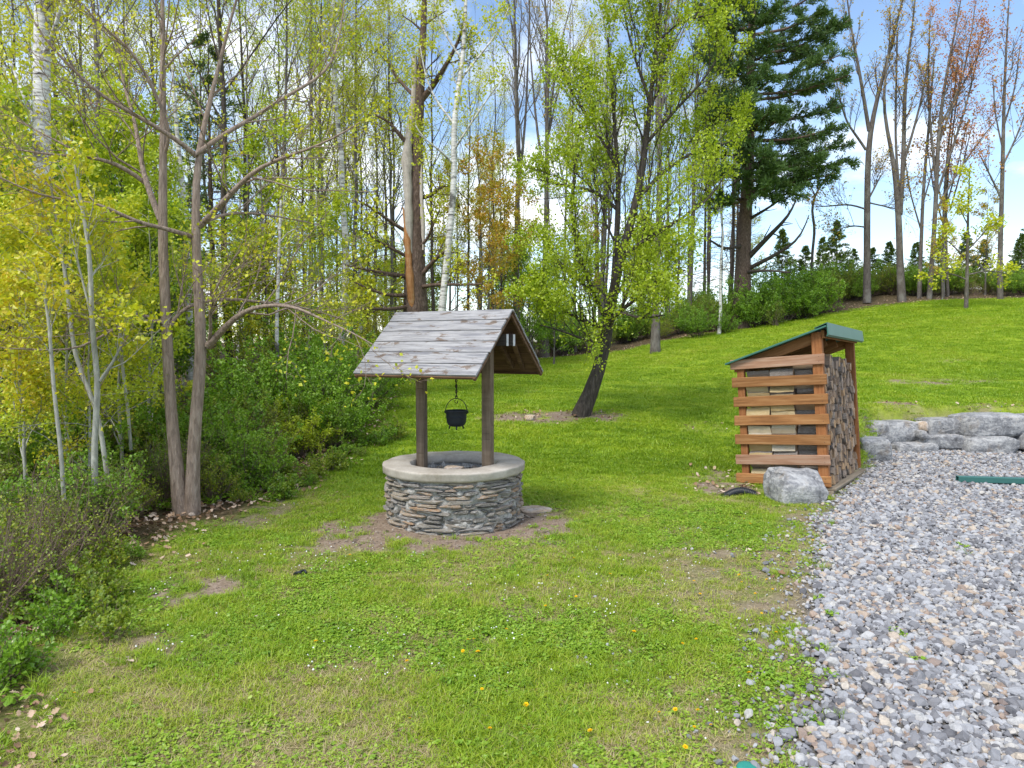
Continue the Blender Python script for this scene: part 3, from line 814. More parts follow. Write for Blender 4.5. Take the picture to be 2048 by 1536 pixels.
while x < 2.08:
    w = r.uniform(0.085, 0.12)
    z = 0.075; top = 1.74 + 0.05 * math.sin(x * 3) + r.uniform(-.06, .06) - 0.10 * (x > 1.85)
    while z < top:
        h = r.uniform(0.085, 0.15)
        flip = math.pi if r.random() < 0.35 else 0.0
        put_log(aged[r.randrange(15)], x + w / 2 + r.uniform(-.012, .012), 0.215 + r.uniform(-.045, .03), z + h / 2, w * 1.12, h * 1.12, r.uniform(.33, .37), flip + r.uniform(-.3, .3),
                'weathered split log end ' + ('low' if z < .6 else 'at mid height' if z < 1.15 else 'high') + ' in the shed front, ' + ('beside the slatted side' if x < .75 else 'mid stack' if x < 1.4 else 'beside the far post'), 'firewood stacked in the shed front')
        nlog += 1
        z += h
    x += w
for row, yc in ((0, 0.56), (1, 0.885)):
    z = 0.075; k = 0
    while z < 1.62:
        h = r.uniform(0.09, 0.14)
        fr = r.random() < 0.72
        me = fresh[r.choice([0, 2, 4, 5, 7, 9])] if fr else aged[r.choice([1, 3, 6, 8])]
        put_log(me, 0.085 + r.uniform(-.01, .015), yc + r.uniform(-.01, .01), z + h / 2, 0.15, h * 1.08, r.uniform(.30, .325), (r.choice([math.pi, math.pi, 0]) if fr else r.uniform(0, 6.28)) + r.uniform(-.12, .12),
                ('pale split log' if fr else 'bark covered log') + ' lying ' + ('low' if z < .55 else 'mid height' if z < 1.1 else 'high') + ' behind the shed slats, ' + ('middle column' if row == 0 else 'rear column'),
                'pale logs behind the shed slats' if fr else 'bark covered logs behind the shed slats')
        z += h
    # a second layer behind keeps the inside of the stack dark and full
    z = 0.075
    while z < 1.6:
        h = 0.16
        put_log(aged[r.randrange(15)], 0.25, yc, z + h / 2, 0.19, h * 1.1, .32, r.uniform(0, 6), 'log deep in the stack behind the pale logs of the shed side', 'logs deep in the shed side stack')
        z += h

# ------------------------------------------------------------------ boulders
t = NT('boulder')
v = t.coords('World', (1, 1, 1), rnd=50)
a = t.noise(v, 3.2, 7, .66, .5); b = t.noise(v, 22, 5, .65); cvein = t.noise(t.coords('World', (1, 1, 2.2), rnd=17), 4.2, 6, .6, 1.5)
c = t.ramp(t.math('ADD', t.math('MULTIPLY', a, .6), t.math('MULTIPLY', b, .4)), [(.34, (0.09, 0.09, 0.095)), (.48, (0.23, 0.232, 0.242)), (.6, (0.43, 0.43, 0.43))])
c = t.mix(t.ramp(cvein, [(.52, 0.0), (.6, .6), (.66, 0.1)]), c, (0.52, 0.51, 0.5))
c = t.mix(t.ramp(t.noise(v, 5, 4, .6), [(.58, 0.0), (.7, .45)]), c, (0.28, 0.22, 0.16))
M['boulder'] = t.pbr(c, .88, t.bump(t.math('ADD', a, t.math('MULTIPLY', b, .5)), .9, .05), spec=.2)
def boulder_at(name, px0, py0, px1, py1, d, thick, seed, parent=None, rotz=0.0, sub=4, mat='boulder', extra=(), **kw):
    a, b = at(px0, py1, d), at(px1, py0, d)
    o = obj(name, boulder_mesh(name, seed, M[mat], sub, .26, 12, .08, block=1, extra=extra), parent, ((a[0] + b[0]) / 2, d + thick * .35, (a[2] + b[2]) / 2), (0, 0, rotz), **kw)
    o.scale = ((b[0] - a[0]) / 2 * 1.02, thick / 2, (b[2] - a[2]) / 2 * 1.04)
    return o
wall = obj('boulder_wall', None, label='dry stacked grey boulder retaining wall at the back of the gravel', cat='retaining wall', kind='thing')
for i, (x0, y0, x1, y1, d, th) in enumerate([(1728, 844, 1842, 892, 13.25, .8), (1730, 878, 1788, 935, 11.95, .7), (1852, 837, 1933, 874, 13.3, .7), (1837, 869, 1942, 900, 13.1, .6),
                                              (1786, 886, 1880, 912, 13.0, .7), (1932, 829, 2062, 875, 13.0, .9), (1939, 873, 2040, 912, 12.8, .8), (2041, 866, 2140, 905, 12.8, .8),
                                              (2063, 830, 2180, 868, 12.9, .8), (2141, 862, 2260, 908, 12.7, .8)]):
    boulder_at('boulder', x0, y0, x1, y1, d, th, 200 + i, wall, rotz=[.1, -.15, .05, -.05, .12, .04, -.08, .1, 0, .05][i])
for i, (x0, y0, x1, y1, d) in enumerate([(1838, 843, 1857, 864, 13.25), (1841, 862, 1857, 878, 13.0), (1700, 870, 1740, 900, 12.6)]):
    boulder_at('filler_stone', x0, y0, x1, y1, d, .25, 230 + i, wall, sub=3, mat='tan_rock' if i == 0 else 'boulder')
o = boulder_at('boulder', 1552, 944, 1656, 1024, 8.72, .62, 251, rotz=.1, sub=5, extra=[((.25, -.75, 1.0), .62), ((-.9, -.1, .7), .85), ((.1, -1, -.12), .80), ((.9, -.2, .5), .95)], label='grey boulder with pale flat top in front of the firewood shed slats', cat='boulder')
# flat slab right of the well, chunk by the leaning tree
o = obj('flat_stone', boulder_mesh('flat_stone', 31, M['tan_rock'], 3, .6, 6, .1), loc=(0.28, 8.35, Hs(.28, 8.35) + .015), rot=(0, 0, .3), label='flat tan stone slab lying in the grass beside the well', cat='stone slab')
o.scale = (0.2, 0.15, 0.03)
p = at(1060, 834, 14.0)
o = obj('rock', boulder_mesh('rock', 33, M['tan_rock'], 3, .6, 8, .1), loc=(p[0], p[1], Hs(p[0], p[1]) + .03), label='small brown rock beside the mulch of the leaning tree', cat='rock')
o.scale = (0.12, 0.1, 0.07)

# ------------------------------------------------------------------ loose things
M['black_plastic'] = NT('black_plastic').pbr((0.012, 0.015, 0.02), 0.45, spec=0.4)
a = np.linspace(0, 1, 90)
px = np.stack([2.76 + a * 0.5, 9.1 + 0.1 * np.sin(a * 2.2), -0.055 + 0.085 * np.sin(a * math.pi * 0.93)], -1)
px[:, 2] += 0.015
obj('drain_pipe', tube_mesh('drain_pipe', px, 0.05 + 0.007 * (np.sin(a * 90 * 1.57) > 0), M['black_plastic'], 14), label='black corrugated drain pipe poking out of the grass beside the shed', cat='pipe')
# metal channel on the gravel
pr = [(-.045, 0), (.045, 0), (.045, .075), (.030, .078), (.030, .066), (.038, .064), (.038, .008), (-.038, .008), (-.038, .064), (-.030, .066), (-.030, .078), (-.045, .075)]
pr = [(-.05, 0), (-.05, .07), (-.042, .078), (.042, .078), (.05, .07), (.05, 0), (.044, 0), (.044, .07), (-.044, .07), (-.044, 0)]
k = len(pr); bm = bmesh.new()
r0 = [bm.verts.new((0, y, z)) for y, z in pr]; r1 = [bm.verts.new((2.3, y, z)) for y, z in pr]
for i in range(k): bm.faces.new((r0[i], r0[(i + 1) % k], r1[(i + 1) % k], r1[i]))
bm.faces.new(r0); bm.faces.new(r1[::-1]); bmesh.ops.recalc_face_normals(bm, faces=bm.faces)
M['green_rail'] = NT('green_rail').pbr((0.035, 0.13, 0.115), 0.45, spec=0.5)
obj('metal_channel', bm_mesh('metal_channel', bm, [M['green_rail']]), loc=(6.38, 9.95, 0.035), rot=(0, 0, rad(-10)), label='dark green metal channel lying on the gravel', cat='metal rail')
V, q = lathe([(.001, .03), (.03, .032), (.045, .028), (.05, .018), (.05, -.03), (.046, -.03), (.044, .015), (.001, .02)], 32, 0, 0, False)
M['teal'] = NT('teal').pbr((0.03, 0.25, 0.2), 0.4, spec=.4)
obj('plastic_cap', mesh_np('plastic_cap', V, quads=q, mats=[M['teal']], smooth=True), loc=(1.075, 3.098, Hs(1.075, 3.098) + .008), label='teal plastic cap in the grass at the bottom edge', cat='cap')
aa = np.linspace(0, 5.2, 20)
obj('black_strap', tube_mesh('black_strap', np.stack([.05 * np.cos(aa), .03 * np.sin(aa), .02 + .02 * np.sin(aa * 1.7)], -1), .01, M['black_plastic']), loc=(-1.83, 5.95, Hs(-1.83, 5.95)), label='small black plastic loop lying in the lawn', cat='plastic loop')

# ------------------------------------------------------------------ vegetation generator
def unit(v):
    return v / (np.linalg.norm(v, axis=-1, keepdims=True) + 1e-9)

def smooth_line(pts, n):
    """resample a polyline (m, k) to n points along its length"""
    pts = np.asarray(pts, float)
    d = np.concatenate([[0], np.cumsum(np.linalg.norm(np.diff(pts[:, :3], axis=0), axis=1))])
    s = np.linspace(0, d[-1], n)
    out = np.stack([np.interp(s, d, pts[:, i]) for i in range(pts.shape[1])], -1)
    for _ in range(2):
        out[1:-1] = out[1:-1] * .5 + (out[:-2] + out[2:]) * .25
    return out

def kids(rg, P, R, n, t0, t1, ang, lenf, N=5, up=0.2, curl=0.25, rf=0.55, taper=0.25, rmin=0.002, lenabs=None, tpow=1.0, shrink=0.55, flat=0.0):
    """n children on every branch of the batch P (B, M, 3), R (B, M)"""
    B, Mn = P.shape[:2]
    ix = np.repeat(np.arange(B), n)
    t = t0 + (t1 - t0) * (((np.tile(np.arange(n), B) + rg.random(B * n)) / n) ** tpow)
    f = t * (Mn - 1); i0 = np.clip(f.astype(int), 0, Mn - 2); w = (f - i0)[:, None]
    pos = P[ix, i0] * (1 - w) + P[ix, i0 + 1] * w
    tan = unit(P[ix, i0 + 1] - P[ix, i0])
    rr = R[ix, i0] * (1 - w[:, 0]) + R[ix, i0 + 1] * w[:, 0]
    L = np.linalg.norm(np.diff(P, axis=1), axis=2).sum(1)[ix]
    if lenabs is not None: L = np.full(len(ix), lenabs)
    wv = unit(np.cross(tan, rg.normal(size=(B * n, 3))))
    a = np.radians(rg.normal(ang[0], ang[1], B * n))[:, None]
    d = np.cos(a) * tan + np.sin(a) * wv
    d[:, 2] = d[:, 2] * (1 - flat) + up
    d = unit(d)
    ln = L * lenf * (1 - shrink * (t - t0) / max(t1 - t0, 1e-6)) * rg.uniform(.65, 1.25, B * n)
    Q = np.zeros((B * n, N, 3)); Q[:, 0] = pos
    dr = rg.normal(size=(B * n, 3)) * curl
    for k in range(1, N):
        d = unit(d + dr / N + rg.normal(size=(B * n, 3)) * curl * 0.5 + np.array([0, 0, up * 0.35]))
        Q[:, k] = Q[:, k - 1] + d * (ln / (N - 1))[:, None]
    r0 = np.maximum(rr * rf, rmin)
    RR = r0[:, None] * np.linspace(1, taper, N)[None]
    return Q, RR

def tubes(P, R, k):
    """batch of tubes -> verts, quads"""
    B, N = P.shape[:2]
    T = np.zeros_like(P)
    T[:, 1:-1] = P[:, 2:] - P[:, :-2]; T[:, 0] = P[:, 1] - P[:, 0]; T[:, -1] = P[:, -1] - P[:, -2]
    T = unit(T)
    mean = np.abs(unit(P[:, -1] - P[:, 0]))
    ref = np.eye(3)[np.argmin(mean, axis=1)][:, None]
    a = unit(np.cross(T, np.broadcast_to(ref, T.shape))); b = np.cross(T, a)
    th = np.linspace(0, 2 * np.pi, k, endpoint=False)
    V = P[:, :, None] + R[:, :, None, None] * (np.cos(th)[None, None, :, None] * a[:, :, None] + np.sin(th)[None, None, :, None] * b[:, :, None])
    I = np.arange(B * N * k).reshape(B, N, k)
    q = np.stack([I[:, :-1], np.roll(I[:, :-1], -1, 2), np.roll(I[:, 1:], -1, 2), I[:, 1:]], -1).reshape(-1, 4)
    return V.reshape(-1, 3), q

def leaves(rg, P, n, size, width=0.42, spread=0.05, t0=0.25, droop=0.1, jitter=0.35, along=0.3):
    """n leaves per twig of batch P -> verts (4 per leaf), quads, per-leaf random number"""
    B, N = P.shape[:2]
    ix = np.repeat(np.arange(B), n)
    t = t0 + (1 - t0) * rg.random(B * n)
    f = t * (N - 1); i0 = np.clip(f.astype(int), 0, N - 2); w = (f - i0)[:, None]
    pos = P[ix, i0] * (1 - w) + P[ix, i0 + 1] * w + rg.normal(size=(B * n, 3)) * spread
    tan = unit(P[ix, i0 + 1] - P[ix, i0])
    d = unit(rg.normal(size=(B * n, 3)) + tan * along * 3 - np.array([0, 0, droop]))
    nrm = unit(rg.normal(size=(B * n, 3)) + np.array([0, 0, 0.9]))
    s = unit(np.cross(d, nrm)); nrm = np.cross(s, d)
    L = (size * rg.uniform(1 - jitter, 1 + jitter, B * n))[:, None]
    p1 = pos + d * L * .45 + s * L * width + nrm * L * .12
    p2 = pos + d * L
    p3 = pos + d * L * .45 - s * L * width + nrm * L * .12
    V = np.stack([pos, p1, p2, p3], 1).reshape(-1, 3)
    q = np.arange(B * n * 4).reshape(-1, 4)
    # clumps share a shade
    sh = rg.random(B)[ix] * .55 + rg.random(B * n) * .45
    return V, q, np.repeat(sh, 4)

class Veg:
    def __init__(s): s.V, s.q, s.mi, s.rn, s.n = [], [], [], [], 0
    def add(s, V, q, mi, rn=None):
        s.V.append(V); s.q.append(q + s.n); s.mi.append(np.full(len(q), mi)); s.rn.append(np.full(len(V), .5) if rn is None else rn); s.n += len(V)
    def mesh(s, name, mats, smooth_first=True):
        mi = np.concatenate(s.mi)
        me = mesh_np(name, np.concatenate(s.V), quads=np.concatenate(s.q), mats=mats, midx=mi, attrs={'rnd': ('FLOAT', 'POINT', np.concatenate(s.rn))})
        me.polygons.foreach_set('use_smooth', mi == 0)
        return me

def stem_line(rg, h, r0, lean=(0, 0), wob=0.02, N=14, top=0.12):
    z = np.linspace(0, 1, N)
    x = lean[0] * z ** 1.3 * h + np.cumsum(rg.normal(size=N)) * wob * h / N * 2
    y = lean[1] * z ** 1.3 * h + np.cumsum(rg.normal(size=N)) * wob * h / N * 2
    x -= x[0]; y -= y[0]
    R = r0 * (1 - (1 - top) * z ** 0.9)
    R[0] *= 1.35; R[1] *= 1.06
    return np.stack([x, y, z * h - 0.05], -1)[None], R[None]

def forest_tree(seed, h, r0, leafm, barkm, twigm, start=0.45, n1=16, n2=5, n3=4, nl=8, ls=0.09, lean=(0, 0), ang=(42, 10), l1=0.26, up=0.35, wob=.02, width=.42, dead=0, fork=0, spread=.09):
    rg = np.random.default_rng(seed)
    P0, R0 = stem_line(rg, h, r0, lean, wob)
    T = Veg(); C = Veg()
    T.add(*tubes(P0, R0, 9), 0)
    base = [(P0, R0)]
    if fork:
        Pf, Rf = kids(rg, P0, R0, fork, start * .85, min(start * .85 + .25, .8), (22, 5), 0.5, 9, 0.5, .12, .72, .15)
        T.add(*tubes(Pf, Rf, 7), 0); base.append((Pf, Rf))
    for bi, (Pb, Rb) in enumerate(base):
        nn = n1 if bi == 0 else max(4, n1 // 3)
        P1, R1 = kids(rg, Pb, Rb, nn, start if bi == 0 else .2, .97, ang, l1 if bi == 0 else .4, 7, up, .3, .5, .2)
        T.add(*tubes(P1, R1, 5), 0)
        P2, R2 = kids(rg, P1, R1, n2, .2, .97, (40, 12), .45, 5, up * .7, .35, .55, .3, .003)
        C.add(*tubes(P2, R2, 3), 0)
        P3, R3 = kids(rg, P2, R2, n3, .2, .98, (40, 15), .55, 3, up * .6, .3, .6, .5, .0025)
        C.add(*tubes(P3, R3, 3), 0)
        if nl:
            V, q, rn = leaves(rg, P3, nl, ls, width, spread); C.add(V, q, 1, rn)
            V, q, rn = leaves(rg, P2, max(1, nl // 2), ls, width, spread); C.add(V, q, 1, rn)
    if dead:
        Pd, Rd = kids(rg, P0, R0, dead, .12, start, (80, 14), .12, 5, -.02, .25, .22, .3, .006, shrink=.2)
        T.add(*tubes(Pd, Rd, 4), 0)
        Pe, Re = kids(rg, Pd, Rd, 3, .3, .95, (45, 12), .5, 3, 0.05, .3, .5, .4, .003)
        T.add(*tubes(Pe, Re, 3), 0)
    return T.mesh('trunk', [M[barkm]]), C.mesh('crown', [M[twigm], M[leafm]])

def conifer(seed, h, r0, leafm, start=.08, tiers=26, per=5, l1=0.24, droop=-.15, nl=26, ls=.11, sub=7, bark='bark_pine', twig='twig_dark', shrink=.85, width=.16, jit=.5):
    rg = np.random.default_rng(seed)
    P0, R0 = stem_line(rg, h, r0, (0, 0), .006, 12, .06)
    T = Veg(); C = Veg(); T.add(*tubes(P0, R0, 9), 0)
    P1, R1 = kids(rg, P0, R0, tiers * per, start, .985, (78, 9), l1, 6, droop, .12, .28, .2, .004, shrink=shrink)
    T.add(*tubes(P1, R1, 4), 0)
    P2, R2 = kids(rg, P1, R1, sub, .15, .97, (52, 10), .34, 4, .02, .15, .45, .4, .0025, flat=.6)
    C.add(*tubes(P2, R2, 3), 0)
    V, q, rn = leaves(rg, P2, nl, ls, width, .035, .05, -.1, jit, .75); C.add(V, q, 1, rn)
    V, q, rn = leaves(rg, P1, nl // 2, ls, width, .035, .45, -.1, jit, .6); C.add(V, q, 1, rn)
    return T.mesh('trunk', [M[bark]]), C.mesh('crown', [M[twig], M[leafm]])

def shrub(seed, h, w, leafm, twigm, stems=16, n1=7, n2=4, nl=7, ls=.05, width=.4, up=.35, low=.15, ang=None, thick=.009):
    rg = np.random.default_rng(seed)
    N = 7
    a = rg.random(stems) * 6.28; out = np.sqrt(rg.random(stems)) * w
    hh = h * rg.uniform(.55, 1.05, stems) * (1 - .35 * (out / w) ** 2)
    z = np.linspace(0, 1, N)[None]
    P = np.zeros((stems, N, 3))
    P[..., 0] = (np.cos(a) * out)[:, None] * (z ** 1.2 * .85 + .15) + rg.normal(size=(stems, N)) * .02 * h
    P[..., 1] = (np.sin(a) * out)[:, None] * (z ** 1.2 * .85 + .15) + rg.normal(size=(stems, N)) * .02 * h
    P[..., 2] = hh[:, None] * z - .05
    R = (thick * rg.uniform(.7, 1.4, stems))[:, None] * np.linspace(1, .35, N)[None]
    T = Veg(); C = Veg()
    T.add(*tubes(P, R, 4), 0)
    P1, R1 = kids(rg, P, R, n1, low, .98, (48, 14), .38, 5, up, .35, .55, .4, .0022)
    T.add(*tubes(P1, R1, 3), 0)
    P2, R2 = kids(rg, P1, R1, n2, .15, .98, (45, 15), .5, 3, up * .7, .3, .6, .5, .0018)
    C.add(*tubes(P2, R2, 3), 0)
    V, q, rn = leaves(rg, P2, nl, ls, width, ls * .5); C.add(V, q, 1, rn)
    V, q, rn = leaves(rg, P1, nl, ls, width, ls * .5); C.add(V, q, 1, rn)
    return T.mesh('stems', [M[twigm]]), C.mesh('foliage', [M[twigm], M[leafm]])

def where(x, y):
    px = 1024 + x / y * FPX
    for lim, ph in ((120, 'near the white birch trunk'), (330, 'left of the twin trunked tree'), (400, 'behind the twin trunks'), (580, 'just right of the twin trunked tree'), (690, 'above the green bushes'), (800, 'left of the broken tree'),
                    (900, 'behind the broken tree'), (1060, 'between birch and leaning tree'), (1220, 'left behind the leaning tree'), (1400, 'right behind the leaning tree'), (1560, 'around the big pine'), (1780, 'near the tall forked tree'), (1900, 'near the double stemmed tree')):
        if px < lim: break
    else: ph = 'beyond the small yellow lawn tree'
    return (', near, ' if y < 18 else ', deeper in, ' if y < 28 else ', far back, ') + ph

def plant(name, pair, x, y, label, cat, group=None, s=1.0, rz=None, z=None, names=('trunk', 'crown'), sz=None):
    e = obj(name, None, loc=(x, y, Hs(x, y) if z is None else z), label=label, cat=cat, group=group)
    e.rotation_euler = (0, 0, VR.uniform(0, 6.28) if rz is None else rz)
    e.scale = (s, s, s * (sz or 1))
    for nm, me in zip(names, pair): obj(nm, me, e)
    return e
VR = random.Random(2024)

# ------------------------------------------------------------------ hand-shaped trees
def traced(lines, d0, ws=1.0):
    """lines: list of [(px, py, width_px, depth), ...] -> list of (P, R) in world space"""
    out = []
    for ln in lines:
        pts = []
        for q in ln:
            d = q[3] if len(q) > 3 else d0
            p = at(q[0], q[1], d)
            pts.append([*p, q[2] * ws / FPX * d / 2])
        s = smooth_line(pts, max(6, min(18, len(pts) * 2 + 2)))
        out.append((s[None, :, :3], s[None, :, 3]))
    return out

def built_tree(name, lines, d0, barkm, twigm, leafm, seed, label, cat='tree', n1=9, l1=1.1, n2=5, n3=4, nl=6, ls=.05, up=.3, skip=1, lenabs=True, start=.25, rough=0, width=.42, sides=10, wob=0.0, extra=None, spread=.05, ang=(48, 12), l3=.5, ws=1.0):
    rg = np.random.default_rng(seed)
    br = traced(lines, d0, ws)
    org = br[0][0][0, 0].copy(); org[2] = Hs(org[0], org[1]) if abs(org[2] - Hs(org[0], org[1])) < .5 else org[2]
    T, C = Veg(), Veg()
    for i, (P, R) in enumerate(br):
        P = P - org
        if wob: P = P + np.cumsum(rg.normal(size=P.shape), 1) * wob * np.linspace(0, 1, P.shape[1])[None, :, None]
        br[i] = (P, R)
        T.add(*tubes(P, R, sides if i < skip else 7), 0)
    for i, (P, R) in enumerate(br):
        st = start if i >= skip else .62
        nn = n1 if i >= skip else max(3, n1)
        P1, R1 = kids(rg, P, R, nn, st, .98, ang, l1, 6, up, .3, .42, .3, .004, lenabs=1.0)
        R1 = np.minimum(R1, (.011 + .0012 * d0) * np.linspace(1, .3, R1.shape[1])[None])
        T.add(*tubes(P1, R1, 4), 0)
        P2, R2 = kids(rg, P1, R1, n2, .15, .98, (45, 14), .5, 4, up * .8, .35, .6, .4, .0022)
        C.add(*tubes(P2, R2, 3), 0)
        P3, R3 = kids(rg, P2, R2, n3, .15, 1.0, (42, 15), l3, 3, up * .6, .3, .65, .5, .0018)
        C.add(*tubes(P3, R3, 3), 0)
        if nl:
            V, q, rn = leaves(rg, P3, nl, ls, width, spread, .3); C.add(V, q, 1, rn)
            V, q, rn = leaves(rg, P2, max(1, nl // 2), ls, width, spread, .3); C.add(V, q, 1, rn)
    e = obj(name, None, loc=org, label=label, cat=cat)
    obj('trunk', T.mesh('trunk', [M[barkm]]), e)
    obj('crown', C.mesh('crown', [M[twigm], M[leafm]]), e)
    return e, org

D = 8.1
twin = [
    [(364, 1036, 42, D), (358, 985, 33, D), (350, 900, 28, D), (340, 830, 26, D), (336, 720, 24, D), (333, 620, 24, D), (326, 529, 22, D), (321, 467, 22, D), (327, 383, 20, D), (328, 300, 16, D), (325, 219, 13, D), (326, 100, 11, D), (326, 20, 9, D), (322, -120, 6, D), (326, -300, 3, D)],
    [(385, 1036, 40, D), (384, 985, 32, D), (386, 900, 28, D), (393, 800, 28, D), (406, 720, 28, D), (406, 680, 27, D), (399, 606, 22, D), (392, 550, 21, D), (392, 456, 21, D), (390, 365, 17, D), (392, 308, 15, D), (401, 273, 12, D + .1), (423, 190, 10, D + .2), (443, 120, 8, D + .2), (452, 55, 7, D + .2), (474, 0, 5, D + .2), (500, -90, 3, D + .1)],
    [(392, 310, 12, D), (346, 273, 11, D - .2), (277, 233, 10, D - .4), (197, 190, 8, D - .6), (135, 128, 6, D - .8), (73, 62, 5, D - .9), (40, -20, 3, D - 1)],
    [(392, 308, 12, D), (456, 262, 10, D + .2), (518, 230, 9, D + .4), (561, 197, 8, D + .5), (620, 168, 7, D + .6), (664, 135, 6, D + .7), (680, 66, 4, D + .8), (690, 0, 2.5, D + .9)],
    [(400, 452, 15, D), (456, 394, 14, D - .2), (510, 335, 10, D - .3), (583, 310, 7, D - .4), (656, 284, 5, D - .5), (720, 245, 3, D - .6)],
    [(400, 450, 10, D), (437, 430, 8, D + .3), (485, 423, 6, D + .6), (565, 434, 4, D + .9), (640, 450, 2.5, D + 1.2)],
    [(386, 474, 12, D), (328, 456, 10, D - .3), (270, 445, 9, D - .5), (200, 405, 8, D - .7), (146, 403, 6, D - .9), (73, 390, 5, D - 1.1), (-20, 345, 3, D - 1.3)],
    [(321, 440, 16, D), (303, 394, 15, D + .1), (288, 357, 12, D + .2), (277, 292, 10, D + .3), (270, 240, 8, D + .4), (240, 150, 5, D + .5), (235, 60, 3, D + .6)],
    [(289, 365, 11, D + .2), (255, 339, 11, D + .1), (215, 321, 9, D - .1), (168, 313, 7, D - .3), (102, 310, 5, D - .5), (-10, 292, 3, D - .7)],
    [(168, 313, 6, D - .3), (139, 295, 5, D - .3), (91, 270, 4, D - .3), (-10, 218, 2.5, D - .3)],
    [(330, 306, 9, D), (343, 266, 8, D - .1), (324, 219, 8, D - .2), (303, 168, 8, D - .3), (277, 124, 7, D - .4), (252, 86, 6, D - .5), (204, 55, 5, D - .6), (150, -10, 3, D - .7)],
    [(337, 650, 12, D), (314, 642, 9, D - .1), (282, 626, 8, D - .2), (228, 626, 6, D - .4), (150, 640, 4, D - .5)],
    [(318, 644, 9, D - .1), (296, 637, 8, D - .3), (228, 656, 7, D - .7), (155, 703, 5, D - 1.1), (23, 697, 3, D - 1.5)],
    [(342, 650, 10, D), (352, 632, 9, D), (378, 612, 8, D + .1), (400, 606, 7, D + .2)],
    [(417, 692, 20, D), (437, 669, 17, D - .1), (474, 631, 13, D - .3), (501, 615, 11, D - .4), (547, 608, 9, D - .5), (601, 615, 7, D - .6), (638, 637, 5, D - .7), (706, 665, 4, D - .9), (747, 690, 2.5, D - 1)],
    [(405, 603, 10, D), (456, 596, 8, D + .3), (520, 604, 7, D + .5), (600, 612, 5, D + .8), (690, 640, 3, D + 1.1)],
    [(417, 690, 9, D), (425, 650, 8, D - .2), (415, 615, 6, D - .3), (440, 560, 4, D - .5), (480, 500, 2.5, D - .7)],
]
built_tree('twin_trunk_tree', twin, D, 'bark_brown', 'twig_brown', 'leaf_yellow', 5, 'twin trunked brown tree with wide bare boughs at the wood edge', n1=11, l1=1.3, n2=5, n3=4, nl=1, ls=.042, up=.14, skip=2, start=.22, width=.4, ws=.84)

D = 14.4
lean_tree = [
    [(1160, 834, 46), (1176, 800, 34), (1196, 757, 30), (1212, 695, 28), (1217, 640, 26), (1224, 590, 23), (1236, 530, 21), (1256, 470, 19), (1276, 396, 18), (1286, 330, 16), (1296, 250, 13), (1304, 167, 10), (1314, 70, 7), (1325, -30, 4)],
    [(1226, 580, 15), (1232, 500, 14), (1237, 400, 13), (1236, 330, 10), (1228, 240, 8, D - .3), (1222, 150, 6, D - .5), (1215, 70, 3, D - .6)],
    [(1216, 650, 10), (1190, 590, 9, D - .4), (1160, 520, 8, D - .8), (1140, 430, 6, D - 1), (1150, 330, 4, D - 1.1), (1160, 240, 3, D - 1.2)],
    [(1216, 660, 9), (1160, 640, 8, D - .5), (1110, 610, 6, D - .9), (1060, 600, 4, D - 1.2)],
    [(1218, 640, 9), (1270, 600, 8, D - .5), (1320, 560, 6, D - .8), (1370, 540, 4, D - 1)],
    [(1240, 520, 10), (1300, 470, 8, D - .4), (1360, 440, 6, D - .7), (1420, 400, 4, D - .9), (1450, 350, 2.5, D - 1)],
    [(1276, 396, 11), (1330, 340, 9, D + .3), (1390, 300, 6, D + .5), (1450, 290, 4, D + .6), (1490, 270, 2.5, D + .7)],
    [(1290, 290, 9), (1350, 220, 7, D - .3), (1410, 160, 5, D - .5), (1450, 90, 3, D - .6)],
    [(1236, 420, 9), (1190, 380, 8, D + .3), (1120, 370, 6, D + .6), (1080, 360, 3, D + .8)],
    [(1222, 600, 8), (1180, 560, 6, D + .5), (1120, 540, 5, D + .8), (1075, 520, 3, D + 1)],
    [(1217, 660, 8), (1235, 620, 7, D - .8), (1280, 640, 5, D - 1.2), (1330, 630, 3, D - 1.5)],
    [(1240, 350, 8), (1200, 270, 6, D - .2), (1150, 200, 5, D - .3), (1120, 130, 3, D - .4)],
    [(1300, 200, 8), (1270, 120, 6), (1250, 40, 4), (1240, -40, 2)],
    [(1222, 610, 8), (1250, 560, 6, D + .8), (1290, 520, 5, D + 1.3), (1340, 490, 3, D + 1.6)],
    [(1214, 690, 7), (1170, 680, 6, D - .6), (1120, 660, 4, D - 1.1), (1080, 650, 3, D - 1.4)],
    [(1310, 90, 6), (1360, 40, 5), (1420, 30, 4), (1470, 20, 2)],
]
built_tree('leaning_tree', lean_tree, D, 'bark_dark', 'twig_dark', 'leaf_lime', 8, 'leaning tree with dark trunk and bright lime green young leaves on the lawn', n1=12, l1=1.75, n2=6, n3=5, nl=9, ls=.05, up=.42, skip=1, start=.1, width=.42, spread=.06, ws=.85, ang=(40, 14))

